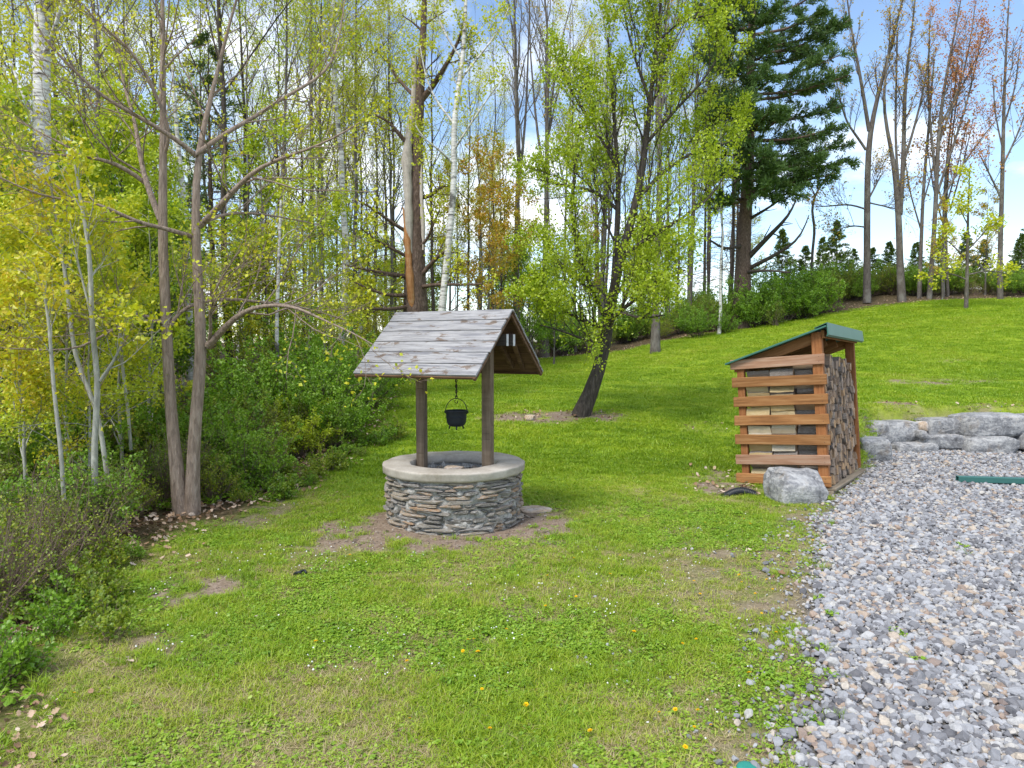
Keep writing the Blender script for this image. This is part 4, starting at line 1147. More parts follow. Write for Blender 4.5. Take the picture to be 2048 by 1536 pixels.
# snapped, splintered trunk
D = 17.5
snag = [
    [(832, 640, 52), (831, 600, 46), (829, 540, 42), (831, 458, 36), (832, 400, 30), (832, 354, 26), (835, 290, 22), (838, 220, 20), (840, 180, 18), (845, 104, 14), (848, 40, 12), (850, -40, 8), (852, -120, 3)],
    [(838, 205, 14), (858, 182, 12), (875, 158, 11, D - .2), (895, 125, 8, D - .4), (914, 90, 6, D - .5), (930, 40, 3, D - .6)],
    [(842, 395, 9), (862, 392, 8, D - .2), (875, 378, 7, D - .3), (890, 372, 3, D - .4)],
    [(835, 560, 11), (862, 528, 9, D - .3), (880, 508, 7, D - .5), (895, 500, 4, D - .6)],
    [(832, 500, 8), (855, 480, 6, D - .3), (870, 440, 4, D - .5), (880, 420, 2, D - .6)],
    [(826, 555, 11), (775, 548, 8, D - .4), (735, 540, 6, D - .7), (690, 530, 3, D - 1)],
    [(826, 590, 10), (780, 592, 7, D - .5), (740, 580, 5, D - .9), (700, 560, 3, D - 1.2)],
    [(826, 470, 9), (790, 450, 7, D - .3), (750, 420, 5, D - .6), (715, 400, 3, D - .8)],
    [(826, 520, 8), (790, 500, 6, D - .5), (750, 480, 4, D - .8), (720, 455, 2.5, D - 1)],
    [(826, 612, 9), (775, 620, 7, D - .7), (730, 615, 4, D - 1.2), (690, 625, 2.5, D - 1.6)],
    [(834, 575, 9), (880, 568, 7, D - .6), (930, 570, 5, D - 1), (965, 568, 3, D - 1.3)],
    [(825, 300, 10), (800, 270, 8, D - .2), (775, 240, 6, D - .3), (750, 230, 3, D - .4)],
    [(838, 200, 9), (815, 180, 7, D + .2), (790, 150, 5, D + .4), (770, 110, 3, D + .6)],
]
e_snag, org = built_tree('splintered_tree', snag, D, 'bark_pine', 'twig_dark', 'leaf_yellow', 12, 'broken tree with a torn open trunk and jagged dead boughs behind the well', n1=5, l1=.8, n2=4, n3=3, nl=3, ls=.07, up=.2, skip=1, start=.3, spread=.1)
for (nm, mt, ln, tex) in [('bleached_wood', 'bleached', [(822, 560, 12, D - .12), (818, 470, 17, D - .2), (817, 395, 20, D - .2), (813, 330, 18, D - .15), (814, 290, 16, D - .1), (824, 235, 14, D - .05), (829, 190, 12, D), (829, 112, 11, D)], 0),
                          ('torn_heartwood', 'heartwood', [(826, 632, 10, D - .22), (822, 590, 17, D - .26), (819, 545, 18, D - .26), (816, 500, 14, D - .24), (812, 450, 9, D - .2), (806, 415, 3, D - .2)], 0),
                          ('splinter', 'bleached', [(846, 500, 3, D - .2), (847, 460, 10, D - .2), (844, 420, 9, D - .2), (842, 380, 7, D - .15), (843, 330, 2, D - .1)], 0)]:
    P, R = traced([ln], D)[0]
    P = P - org
    rg = np.random.default_rng(3)
    R = R * (1 + rg.normal(size=R.shape) * .12)
    V, q = tubes(P, R, 8)
    o = obj(nm, mesh_np(nm, V, quads=q, mats=[M[mt]], smooth=True), e_snag)

D = 16.8
birch = [
    [(880, 660, 17), (884, 621, 15), (892, 541, 14), (900, 458, 13), (908, 388, 12), (909, 312, 12), (906, 229, 11), (917, 187, 10), (928, 104, 9), (931, 20, 7), (934, -80, 4)],
    [(908, 330, 5), (880, 300, 4, D - .3), (850, 280, 3, D - .5), (830, 250, 2, D - .6)],
    [(908, 300, 5), (940, 250, 4, D - .3), (980, 190, 3, D - .5), (1010, 150, 2, D - .6)],
    [(920, 160, 5), (960, 110, 4), (1000, 60, 3), (1020, 10, 2)],
    [(910, 250, 5), (870, 200, 4), (850, 150, 3), (840, 90, 2)],
    [(925, 120, 5), (890, 70, 4), (870, 20, 3), (860, -40, 2)],
]
built_tree('birch_tree', birch, D, 'bark_birch', 'twig_grey', 'leaf_yellow', 15, 'slender white birch standing just beside the broken tree', n1=6, l1=1.0, n2=5, n3=4, nl=4, ls=.06, up=.25, skip=1, start=.25, spread=.08)

D = 10.5
left_birch = [[(92, 760, 34), (88, 600, 33), (86, 450, 32), (84, 300, 31), (83, 180, 30), (84, 60, 28), (86, -60, 25), (88, -300, 18)],
              [(84, 120, 10), (110, 60, 8, D - .2), (130, -20, 5, D - .4)], [(83, 270, 9), (50, 200, 7, D + .2), (20, 120, 4, D + .4)]]
built_tree('birch_tree', left_birch, D, 'bark_birch', 'twig_grey', 'leaf_yellow', 17, 'thick white birch trunk among the yellow saplings nearest the photo edge', n1=6, l1=1.3, n2=5, n3=4, nl=4, ls=.06, skip=1)

# pale saplings in the thicket
for si, (ln, lab) in enumerate([
    ([[(190, 985, 13), (188, 900, 12), (194, 800, 11), (200, 762, 11), (186, 700, 10), (183, 600, 9), (178, 480, 8), (160, 400, 6), (150, 330, 4)], [(200, 762, 7), (222, 730, 6), (240, 700, 4), (255, 640, 2.5)], [(184, 640, 5), (165, 560, 4), (150, 500, 3), (140, 440, 2)]], 'pale grey forked sapling beside the twin trunked tree'),
    ([[(215, 960, 9), (205, 880, 9), (192, 800, 8), (165, 760, 8), (145, 700, 8), (140, 620, 8), (130, 540, 7), (118, 470, 6), (108, 400, 5), (95, 330, 4)], [(130, 540, 4), (105, 470, 3), (70, 400, 2)]], 'pale sapling bending away behind the forked sapling'),
    ([[(128, 1000, 8), (122, 900, 8), (112, 820, 7), (104, 740, 7), (100, 660, 6), (85, 560, 4)]], 'thin pale sapling stem in the brambles beside the white birch trunk'),
    ([[(262, 900, 6), (255, 800, 6), (244, 740, 6), (240, 660, 6), (236, 600, 5), (232, 500, 4)]], 'thin pale sapling just beside the twin trunked tree'),
    ([[(380, 760, 15), (380, 690, 14), (378, 600, 13), (376, 520, 12), (370, 430, 11), (362, 340, 9), (350, 230, 7), (345, 130, 5)]], 'slim white birch seen between the twin trunks'),
    ([[(556, 760, 8), (554, 700, 8), (553, 640, 8), (556, 580, 7), (558, 500, 6), (562, 400, 5)]], 'thin pale birch stem rising behind the green bushes')]):
    dd = [6.9, 7.3, 6.4, 8.6, 14.0, 14.5][si]
    built_tree('sapling', ln, dd, 'bark_pale' if si < 4 else 'bark_birch', 'twig_pale', 'leaf_gold' if si < 4 else 'leaf_yellow', 40 + si, lab, n1=7, l1=.75 if si < 4 else 1.1, n2=4, n3=3, nl=4, ls=.05, skip=1, start=.2, spread=.06)

# row of tall trees on the crest
D = 38
tallA = [[(1734, 606, 24), (1734, 560, 20), (1734, 430, 18), (1736, 300, 16), (1740, 258, 15), (1755, 193, 11), (1775, 120, 9), (1790, 60, 7), (1812, -30, 4)],
         [(1738, 262, 12), (1728, 200, 10), (1720, 150, 9), (1708, 90, 7), (1698, 30, 5), (1690, -40, 3)], [(1732, 300, 8), (1712, 270, 7), (1694, 248, 6), (1680, 200, 4), (1672, 160, 2)],
         [(1736, 420, 6), (1700, 408, 5), (1660, 412, 4), (1630, 414, 2)], [(1736, 400, 6), (1752, 370, 5), (1762, 350, 3)], [(1736, 405, 5), (1780, 415, 4), (1800, 420, 2)], [(1735, 455, 5), (1700, 450, 4), (1670, 462, 2)]]
built_tree('tall_maple', tallA, D, 'bark_maple', 'twig_dark', 'leaf_orange', 60, 'tall bare tree forking into two stems on the crest, nearest the pine', ws=.66, n1=9, l1=2.6, n2=7, n3=5, nl=1, ls=.09, up=.4, skip=1, start=.25, ang=(32, 10))
tallB = [[(1804, 606, 26), (1800, 540, 19), (1798, 440, 18), (1792, 360, 14), (1784, 300, 12), (1776, 270, 10), (1765, 220, 8), (1770, 150, 6), (1782, 80, 4), (1780, 10, 2)],
         [(1800, 430, 14), (1806, 340, 13), (1808, 250, 12), (1810, 160, 9), (1822, 80, 6), (1830, 0, 4)], [(1806, 330, 8), (1830, 250, 7), (1850, 170, 5), (1860, 80, 3)], [(1798, 380, 8), (1790, 280, 7), (1792, 180, 6), (1795, 60, 4)]]
built_tree('tall_maple', tallB, D - .3, 'bark_maple', 'twig_dark', 'leaf_orange', 61, 'tall bare tree with close double stems in the middle of the crest row', ws=.66, n1=10, l1=2.6, n2=7, n3=5, nl=1, ls=.09, up=.45, skip=1, start=.25, ang=(30, 10))
tallC = [[(1858, 604, 15), (1866, 500, 13), (1872, 400, 12), (1875, 300, 11), (1884, 200, 9), (1900, 110, 7), (1915, 40, 4), (1925, -20, 2)],
         [(1870, 400, 8), (1900, 310, 7), (1930, 220, 6), (1950, 140, 4), (1965, 60, 2)], [(1872, 360, 8), (1862, 270, 7), (1856, 180, 6), (1858, 90, 4), (1860, 30, 2)], [(1868, 430, 7), (1910, 350, 6), (1960, 280, 4), (2000, 230, 2)],
         [(1876, 290, 7), (1905, 210, 6), (1945, 130, 4), (1980, 70, 2)], [(1880, 250, 6), (1920, 180, 5), (1945, 60, 3), (1950, 10, 2)]]
built_tree('red_maple', tallC, D, 'bark_maple', 'twig_dark', 'leaf_red', 62, 'tall maple with reddish new leaves on the crest', ws=.66, n1=9, l1=2.5, n2=7, n3=5, nl=3, ls=.085, up=.42, skip=1, start=.2, ang=(32, 10), spread=.12)
tallD = [[(2000, 600, 17), (2000, 500, 13), (2004, 387, 12), (2006, 300, 10), (2008, 200, 8), (2012, 100, 6), (2018, 0, 3)], [(2004, 400, 6), (1980, 350, 5), (1960, 310, 3)], [(2006, 330, 6), (2035, 270, 5), (2060, 200, 3)], [(2008, 250, 6), (2030, 180, 4), (2040, 90, 2)], [(2006, 300, 5), (1990, 230, 4), (1985, 150, 2)]]
built_tree('red_maple', tallD, D - .4, 'bark_maple', 'twig_dark', 'leaf_red', 63, 'slim maple with thin reddish crown at the lawn edge beyond the small yellow tree', ws=.66, n1=8, l1=2.2, n2=5, n3=4, nl=1, ls=.11, up=.4, skip=1, start=.2, spread=.12)
for k, (xx, wd) in enumerate([(1838, 10), (1886, 8), (1896, 7)]):
    ln = [[(xx, 604, wd + 3), (xx + 4 - k * 4, 500, wd), (xx + 8 - k * 6, 380, wd - 1), (xx + 20 - k * 5, 250, wd - 3), (xx + 30, 120, 3)], [(xx + 4, 420, 5), (xx + 30, 330, 4), (xx + 50, 240, 2)], [(xx + 4, 460, 5), (xx - 20, 380, 4), (xx - 30, 300, 2)]]
    built_tree('red_maple', ln, D + .5 + k * .4, 'bark_maple', 'twig_dark', 'leaf_red' if k else 'leaf_orange', 64 + k, ['thin orange budded tree close behind the double stemmed tree', 'thin stem just beside the tall red maple', 'thin leaning stem just behind the small yellow lawn tree'][k], ws=.66, n1=7, l1=2.0, n2=5, n3=3, nl=2, ls=.12, up=.4, skip=1, spread=.1)
lawn_sap = [[(1932, 618, 12), (1934, 560, 10), (1935, 480, 8), (1937, 400, 5), (1940, 330, 2)], [(1934, 560, 5), (1900, 545, 4), (1860, 550, 2)], [(1935, 550, 5), (1975, 540, 4), (2015, 548, 2)], [(1935, 520, 5), (1905, 490, 4), (1880, 470, 2)], [(1935, 500, 5), (1965, 470, 4), (1985, 440, 2)], [(1936, 450, 4), (1915, 410, 2)]]
built_tree('young_tree', lawn_sap, 33.5, 'bark_maple', 'twig_brown', 'leaf_yellow', 70, 'small young tree with pale yellow leaves standing out on the upper lawn', ws=.66, n1=6, l1=1.2, n2=4, n3=3, nl=4, ls=.12, up=.15, skip=1, start=.3, spread=.12)
crook = [[(1624, 560, 9), (1624, 507, 8), (1631, 451, 8), (1621, 421, 7), (1633, 380, 7), (1650, 360, 5), (1668, 340, 4), (1690, 320, 2)], [(1634, 378, 5), (1640, 330, 4), (1650, 290, 2)], [(1630, 390, 4), (1610, 350, 3), (1600, 320, 2)]]
built_tree('crooked_tree', crook, 40, 'bark_grey', 'twig_dark', 'leaf_orange', 71, 'small crooked bare tree between the pine and the tall forked tree', ws=.66, n1=5, l1=1.3, n2=4, n3=3, nl=1, ls=.07, up=.3, skip=1)

# big pine
D = 35
rg = np.random.default_rng(80)
pine_lines = [[(1482, 660, 46), (1484, 590, 36), (1486, 540, 29), (1489, 430, 26), (1497, 365, 24), (1498, 215, 20), (1502, 107, 16), (1506, 0, 14), (1508, -110, 8), (1510, -190, 3)]]
for px0, py0, px1, py1, dz in [(1500, 330, 1640, 318, -1), (1500, 310, 1690, 290, .5), (1500, 280, 1670, 255, -1.5), (1498, 300, 1410, 300, -1), (1500, 240, 1690, 210, 0), (1500, 220, 1420, 200, -1.5), (1500, 200, 1660, 160, 1), (1502, 160, 1680, 110, -1),
                               (1502, 140, 1420, 100, -.5), (1503, 110, 1670, 60, .8), (1503, 90, 1430, 50, 1), (1504, 70, 1650, 20, -.8), (1505, 40, 1660, -30, .5), (1505, 20, 1430, -20, -1), (1506, -20, 1620, -80, 0), (1506, -40, 1440, -90, .6),
                               (1494, 380, 1590, 384, -2), (1492, 400, 1420, 396, -2), (1496, 345, 1440, 345, -3), (1496, 340, 1560, 340, -3.5), (1494, 370, 1540, 372, -3.5), (1498, 320, 1530, 312, -4), (1500, 290, 1470, 280, -4), (1500, 250, 1530, 232, -4), (1500, 210, 1475, 195, -4), (1500, 250, 1400, 235, 0), (1500, 130, 1400, 105, 1), (1504, 60, 1400, 20, -1), (1496, 360, 1660, 350, 0), (1498, 335, 1700, 322, 1), (1500, 190, 1700, 150, -1), (1503, 100, 1700, 40, 1), (1496, 350, 1610, 352, 2), (1500, 260, 1560, 235, -3.5), (1500, 180, 1545, 150, -3.5), (1502, 120, 1540, 90, -3), (1503, 60, 1545, 20, -3), (1500, 230, 1440, 215, -3), (1500, 150, 1450, 130, -3), (1504, 30, 1470, 5, -3), (1500, 280, 1620, 262, 3), (1500, 200, 1410, 180, 3), (1502, 130, 1640, 100, 3), (1504, 60, 1420, 30, 3)]:
    mx, my = (px0 + px1) / 2, (py0 + py1) / 2 + 14
    pine_lines.append([(px0, py0, 7, D), (mx, my, 5, D + dz * .5), (px1, py1, 2, D + dz)])
br = traced(pine_lines, D); org = br[0][0][0, 0].copy()
T, C = Veg(), Veg()
for i, (P, R) in enumerate(br):
    P = P - org
    T.add(*tubes(P, R, 10 if i == 0 else 5), 0)
    if i:
        P1, R1 = kids(rg, P, R, 15, .22, .98, (45, 12), 1.3, 5, .08, .2, .4, .3, .006, lenabs=1.0, flat=.5)
        C.add(*tubes(P1, R1, 3), 0)
        P2, R2 = kids(rg, P1, R1, 5, .2, 1, (42, 12), .45, 3, .1, .2, .5, .5, .004, flat=.3)
        C.add(*tubes(P2, R2, 3), 0)
        V, q, rn = leaves(rg, P2, 18, .2, .13, .06, .05, -.2, .3, .7); C.add(V, q, 1, rn)
        V, q, rn = leaves(rg, P1, 20, .2, .13, .06, .2, -.2, .3, .7); C.add(V, q, 1, rn)
e = obj('pine_tree', None, loc=org, label='big dark green pine with long level boughs at the lawn edge', cat='tree')
obj('trunk', T.mesh('trunk', [M['bark_pine']]), e); obj('crown', C.mesh('crown', [M['twig_dark'], M['needle']]), e)
Td = Veg()
for ln in [[(1492, 520, 11), (1540, 470, 9, D - 1), (1580, 430, 5, D - 2), (1592, 400, 3, D - 2)], [(1492, 540, 9), (1560, 505, 7, D - 1.5), (1600, 480, 4, D - 2), (1618, 430, 2, D - 2)], [(1488, 490, 8), (1450, 500, 6, D - 1), (1420, 480, 3, D - 2)], [(1495, 440, 7), (1530, 420, 5, D - 1), (1560, 400, 3, D - 1.5)], [(1494, 400, 7), (1440, 395, 5, D - 1), (1400, 375, 3, D - 2)], [(1490, 545, 8), (1530, 540, 6, D - 2), (1580, 545, 3, D - 3)]]:
    P, R = traced([ln], D)[0]; P = P - org
    Td.add(*tubes(P, R, 6), 0)
    P1, R1 = kids(rg, P, R, 6, .3, .95, (50, 12), 1.0, 4, 0, .3, .4, .4, .006, lenabs=1.0)
    Td.add(*tubes(P1, R1, 3), 0)
obj('dead_boughs', Td.mesh('dead_boughs', [M['bark_dark']]), e)

# ------------------------------------------------------------------ repeated wood trees
KIND = {
    'slim_grey': [forest_tree(300 + i, 17 + i, .088 + .012 * i, 'leaf_yellow', 'bark_grey', 'twig_grey', .42, 18, 6, 4, 6, .06, (.02 * (i - 1), 0), up=.4, dead=14) for i in range(3)],
    'slim_dark': [forest_tree(310 + i, 16 + i, .085 + .012 * i, 'leaf_yellow', 'bark_dark', 'twig_dark', .38, 18, 6, 4, 4, .058, (.015 * (1 - i), .01), up=.35, dead=22) for i in range(3)],
    'yellow': [forest_tree(320 + i, 15.5 + i, .085, 'leaf_lime' if i == 2 else 'leaf_yellow', 'bark_grey', 'twig_grey', .32, 24, 6, 5, 14, .065, (0, .02), up=.3) for i in range(3)],
    'forked': [forest_tree(330 + i, 17, .15, 'leaf_orange', 'bark_maple', 'twig_grey', .45, 14, 6, 5, 0 if i == 0 else 1, .08, (.01, 0), (30, 8), up=.5, fork=4) for i in range(2)],
    'birch': [forest_tree(340 + i, 15, .10, 'leaf_yellow', 'bark_birch', 'twig_grey', .45, 16, 5, 4, 4, .07, (.04 - .07 * i, 0), up=.3, wob=.04) for i in range(2)],
    'orange': [forest_tree(350 + i, 8.5, .07, 'leaf_orange', 'bark_grey', 'twig_grey', .2, 20, 5, 4, 6, .10, (0, 0), (50, 10), up=.2) for i in range(2)],
    'under': [forest_tree(360 + i, 5.2 + i, .045, ['leaf_gold', 'leaf_yellow', 'leaf_lime'][i], 'bark_pale', 'twig_grey', .15, 20, 6, 4, 10, .068, (.05, 0), (55, 12), .32, up=.2, width=.45) for i in range(3)],
    'green': [forest_tree(370 + i, 6.5 + i, .06, ['leaf_green', 'leaf_lime'][i], 'bark_grey', 'twig_dark', .1, 26, 6, 4, 9, .085, (0, .03), (55, 12), .34, up=.25, width=.45) for i in range(2)],
    'hemlock': [conifer(380, 13, .16, 'needle', .3, 16, 5, .2, -.1, 14, .14, 6)],
}
SPR = [conifer(390 + i, 4.8, .07, 'needle_light', .03, 24, 5, .36, .03, 8, .14, 6, width=.2, shrink=.97) for i in range(2)]
BUSH = {
    'green': [shrub(400 + i, 2.0, 1.25, 'leaf_green', 'twig_dark', 26, 8, 4, 7, .055) for i in range(3)],
    'lush': [shrub(405 + i, 1.7, 1.0, 'leaf_lime' if i else 'leaf_green', 'twig_brown', 22, 8, 4, 6, .05) for i in range(2)],
    'olive': [shrub(410 + i, 1.9, 1.0, 'leaf_olive', 'twig_brown', 24, 7, 4, 5, .045) for i in range(3)],
    'bramble': [shrub(420 + i, 1.0, .6, 'leaf_olive' if i % 2 else 'leaf_green', 'twig_brown', 34, 6, 3, 3, .034, up=.3, low=.3, thick=.0065) for i in range(4)],
    'bare': [shrub(430 + i, 1.5, .9, 'leaf_olive', 'twig_brown', 30, 7, 4, 1, .035) for i in range(2)],
    'weed': [shrub(440 + i, .42, .26, 'leaf_green' if i < 2 else 'leaf_olive', 'twig_brown', 12, 5, 2, 4, .034, up=.2, low=.25, thick=.003) for i in range(4)],
}
LAB = {
    'slim_grey': ('slim grey tree with sparse yellow leaves', 'slim grey trees in the wood', 'slim_tree'),
    'slim_dark': ('slim dark tree with bare lower twigs', 'slim dark trees in the wood', 'slim_tree'),
    'yellow': ('tall tree hazed with yellow leaves', 'yellow leafed tall trees in the wood', 'yellow_leaf_tree'),
    'forked': ('tall grey tree with bare upright boughs', 'forked bare trees behind the lawn', 'forked_tree'),
    'birch': ('thin white birch', 'white birches deep in the wood', 'birch_tree'),
    'orange': ('small tree with orange tinged leaves', 'orange tinged small trees', 'orange_leaf_tree'),
    'under': ('thin understory tree with golden leaves', 'golden understory trees', 'understory_tree'),
    'green': ('dense green understory tree', 'green understory trees', 'green_tree'),
    'hemlock': ('dark evergreen among bare trunks', 'dark evergreens in the wood', 'evergreen_tree'),
}
def wood_tree(kind, x, y, s=1.0, label=None):
    lab, grp, nm = LAB[kind]
    v = KIND[kind]
    return plant(nm, v[VR.randrange(len(v))], x, y, (label or lab) + where(x, y), 'tree', grp, s)

# trunks the photograph shows one by one: pixel column, distance, kind, scale
for px, d, k, s in [(150, 20, 'slim_grey', 1), (215, 15, 'slim_grey', .95), (455, 17, 'slim_dark', 1.1), (495, 21, 'slim_dark', 1), (505, 26, 'slim_grey', 1), (560, 23, 'slim_dark', .9), (612, 22, 'slim_grey', 1.15), (645, 27, 'slim_dark', 1), (672, 19, 'birch', 1.1),
                    (700, 21, 'slim_grey', 1.0), (725, 29, 'slim_dark', .9), (752, 25, 'slim_grey', .9), (772, 31, 'slim_dark', 1), (790, 24, 'slim_dark', .85), (868, 24, 'slim_dark', .9), (935, 27, 'slim_dark', 1), (962, 33, 'slim_grey', 1), (985, 30, 'slim_dark', .95), (1008, 35, 'slim_grey', 1),
                    (1030, 29, 'forked', 1.0), (1090, 31, 'forked', 1.1), (1125, 36, 'slim_grey', 1), (1150, 34, 'yellow', 1.0), (1200, 36, 'forked', .95), (1310, 29.5, 'forked', 1.15), (1336, 36, 'slim_grey', 1.0), (1375, 37, 'forked', 1.0), (1405, 39, 'slim_dark', 1.0), (1437, 33.5, 'birch', .8), (1462, 40, 'slim_dark', 1),
                    (170, 17, 'yellow', 1), (255, 21, 'yellow', 1.05), (560, 17, 'yellow', .95), (640, 19, 'yellow', 1.0), (705, 24, 'yellow', 1.05), (780, 21, 'yellow', .9), (430, 23, 'yellow', 1), (40, 18, 'yellow', 1), (330, 19, 'slim_grey', 1), (290, 26, 'slim_grey', 1), (100, 25, 'slim_dark', 1), (20, 23, 'slim_grey', 1.1),
                    (430, 21, 'hemlock', 1.0), (1000, 28, 'orange', 1.0), (960, 25, 'orange', .9), (1040, 27, 'orange', .8), (980, 22, 'orange', .7), (1880, 37, 'orange', .6), (1965, 40, 'orange', .7), (900, 32, 'orange', 1)]:
    wood_tree(k, (px - 1024) / FPX * d, d, s * (.78 if 850 < px < 1020 and k != 'orange' else .80 if px < 850 and k != 'birch' else 1))
# fill of the wood behind
for i in range(64):
    d = VR.uniform(24, 46)
    px = VR.uniform(-150, 1130)
    k = VR.choice(['slim_grey', 'slim_dark', 'slim_dark', 'slim_grey', 'slim_dark', 'yellow', 'birch'])
    wood_tree(k, (px - 1024) / FPX * d, d, VR.uniform(.5, .78) if px < 820 else VR.uniform(.42, .62))
for i in range(34):
    d = VR.uniform(37.5, 52); px = VR.uniform(1150, 1500)
    wood_tree(VR.choice(['slim_grey', 'slim_dark', 'forked', 'slim_dark', 'under', 'orange']), (px - 1024) / FPX * d, d, VR.uniform(.75, 1.0))
# understory
for i in range(56):
    d = VR.uniform(16, 36); px = VR.uniform(300, 1130)
    if (px - 1024) / FPX * d > -3.3 and d < 26: continue
    wood_tree(VR.choice(['under', 'under', 'green', 'under']), (px - 1024) / FPX * d, d, VR.uniform(.45, .85))
for i in range(30):             # thick green and gold wall at the photograph's left
    d = VR.uniform(9.5, 17); px = VR.uniform(-120, 330)
    wood_tree('green' if i % 3 else 'under', (px - 1024) / FPX * d, d, (1.95 + .27 * d * VR.uniform(.55, 1.0)) / 6.6)
for px, d, s in [(40, 7.4, .55), (120, 8.2, .6), (235, 9.0, .6), (290, 9.8, .6), (0, 8.8, .65), (170, 7.6, .45)]:
    wood_tree('under', (px - 1024) / FPX * d, d, s, 'golden young tree fronting the thicket')

# small spruces on the crest behind the row
for i, (px, d, s) in enumerate([(1606, 44, .80), (1668, 44, .95), (1740, 45, .9), (1772, 43, .7), (1702, 46, .75), (2035, 42, .95), (2070, 44, 1.1), (1560, 46, .8), (1826, 45, .75), (1925, 45, .7), (1640, 46, .75), (1960, 44, .6), (1870, 46, .7)]):
    x = (px - 1024) / FPX * d
    plant('spruce_tree', SPR[i % 2], x, d, 'small dark spruce on the crest' + where(x, d), 'tree', 'small spruces on the crest', s * VR.uniform(.75, 1.2), sz=VR.uniform(.75, 1.05))

# shrubs
def bush(kind, x, y, s, label, grp, name='shrub', sz=None):
    if y < 9.5 and math.hypot((x + 3.72) * 1.2, y - 7.75) < .75: return None      # the foot of the twin trunks stays open
    v = BUSH[kind]
    return plant(name, v[VR.randrange(len(v))], x, y, label, 'shrub', grp, s, names=('stems', 'foliage'), sz=sz)
for px, d, s, k in [(500, 12.2, .9, 'green'), (560, 12.6, 1.0, 'green'), (620, 13.2, 1.05, 'lush'), (680, 13.8, .95, 'green'), (725, 14.8, .8, 'green'), (470, 13.5, 1, 'olive'), (540, 15, 1.1, 'olive'), (610, 15.5, 1.1, 'green'), (690, 16.5, 1.1, 'lush'), (740, 17.5, .9, 'olive'),
                    (440, 11, .8, 'olive'), (600, 11.6, .7, 'lush'), (655, 12.2, .75, 'green'), (710, 19, 1, 'olive'), (760, 21, .9, 'bare')]:
    bush(k, (px - 1024) / FPX * d, d, s, {'green': 'rounded deep green bush', 'lush': 'fresh lime green bush', 'olive': 'olive green bush', 'bare': 'sparse twiggy bush'}[k] + ' in the bank' + where((px - 1024) / FPX * d, d), 'green bushes behind the well')
for i in range(34):
    d = VR.uniform(7.2, 12); edge = -3.55 if d < 9 else -3.1
    x = edge - VR.uniform(.7, 4.2)
    bush(VR.choice(['olive', 'olive', 'green', 'bare', 'bare']), x, d, VR.uniform(.5, .9), 'tangled thicket shrub' + where(x, d), 'thicket shrubs')
for i in range(32):
    d = VR.uniform(4.4, 8.2)
    ex = np.interp(d, [3.87, 5.25, 6.58, 7.8, 8.6], [-2.9, -3.43, -3.64, -3.5, -3.15])
    x = ex - .6 - abs(VR.gauss(0, .9))
    bush('bramble', x, d, VR.uniform(.6, 1.05), 'low brown caned bramble ' + ('in the near corner' if d < 5.6 else 'before the pale saplings' if d < 7 else 'before the twin trunks'), 'brambles at the lawn edge', 'bramble')
for i in range(16):
    d = VR.uniform(4.6, 8.0)
    ex = np.interp(d, [3.87, 5.25, 6.58, 7.8, 8.6], [-2.9, -3.43, -3.64, -3.5, -3.15])
    bush('bare', ex - .3 - abs(VR.gauss(0, .7)), d, VR.uniform(.35, .65), 'bare brown twiggy shrub at the lawn edge ' + ('in the near corner' if d < 5.6 else 'before the pale saplings' if d < 7 else 'before the twin trunks'), 'bare twiggy shrubs at the lawn edge')
for i in range(16):
    d = VR.uniform(8.5, 14)
    x = np.interp(d, [7.8, 8.6, 10.2, 11.6, 15], [-3.5, -3.15, -2.95, -2.5, -2.8]) - VR.uniform(.35, 1.4)
    bush(VR.choice(['bramble', 'bramble', 'lush']), x, d, VR.uniform(.4, .75), 'small leafy verge shrub' + where(x, d), 'verge shrubs')
for i in range(60):
    d = VR.uniform(3.6, 14)
    x = np.interp(d, [3.6, 3.87, 5.25, 6.58, 7.8, 8.6, 10.2, 11.6, 15], [-2.8, -2.9, -3.43, -3.64, -3.5, -3.15, -2.95, -2.5, -2.8]) + VR.gauss(-.15, .28)
    bush('weed', x, d, VR.uniform(.4, .95), 'small leafy weed at the wood edge ' + ('in the near corner' if d < 5.2 else 'before the brambles' if d < 7.5 else 'before the twin trunks' if d < 9 else 'left of the well'), 'weeds along the wood edge', 'weed')
# far hedgerow under the pine and along the crest
for px, d, s, k in [(1395, 33, .9, 'green'), (1430, 35, 1.1, 'olive'), (1468, 35, 1.2, 'green'), (1500, 34.6, 1.15, 'green'), (1535, 35, 1.35, 'green'), (1568, 35.4, 1.35, 'lush'), (1600, 35.6, 1.3, 'green'), (1630, 36, 1.3, 'green'), (1652, 36.6, 1.1, 'olive'),
                    (1510, 37.5, 1.5, 'green'), (1590, 38, 1.5, 'green'), (1550, 33.9, .7, 'olive'), (1620, 35.0, .7, 'green'), (1450, 33.6, .6, 'green')]:
    bush(k, (px - 1024) / FPX * d, d, s, 'dense green hedge bush' + where((px - 1024) / FPX * d, d), 'hedge under the pine')
for i in range(52):
    px = 1640 + i * 8.2 + VR.uniform(-8, 8); d = VR.uniform(39.4, 43.5)
    bush(VR.choice(['olive', 'green', 'olive', 'bare', 'green']), (px - 1024) / FPX * d, d, VR.uniform(.6, 1.15), 'mixed crest shrub' + where((px - 1024) / FPX * d, d), 'shrubs along the crest')
for i in range(40):
    px = VR.uniform(1010, 1420); d = np.interp(px, [1010, 1100, 1230, 1400], [28, 31.5, 33.5, 35.5]) + VR.uniform(-.2, 5)
    bush(VR.choice(['olive', 'green', 'bare', 'olive']), (px - 1024) / FPX * d, d, VR.uniform(.6, 1.3), 'low shrub at the far lawn edge' + where((px - 1024) / FPX * d, d), 'far edge shrubs')
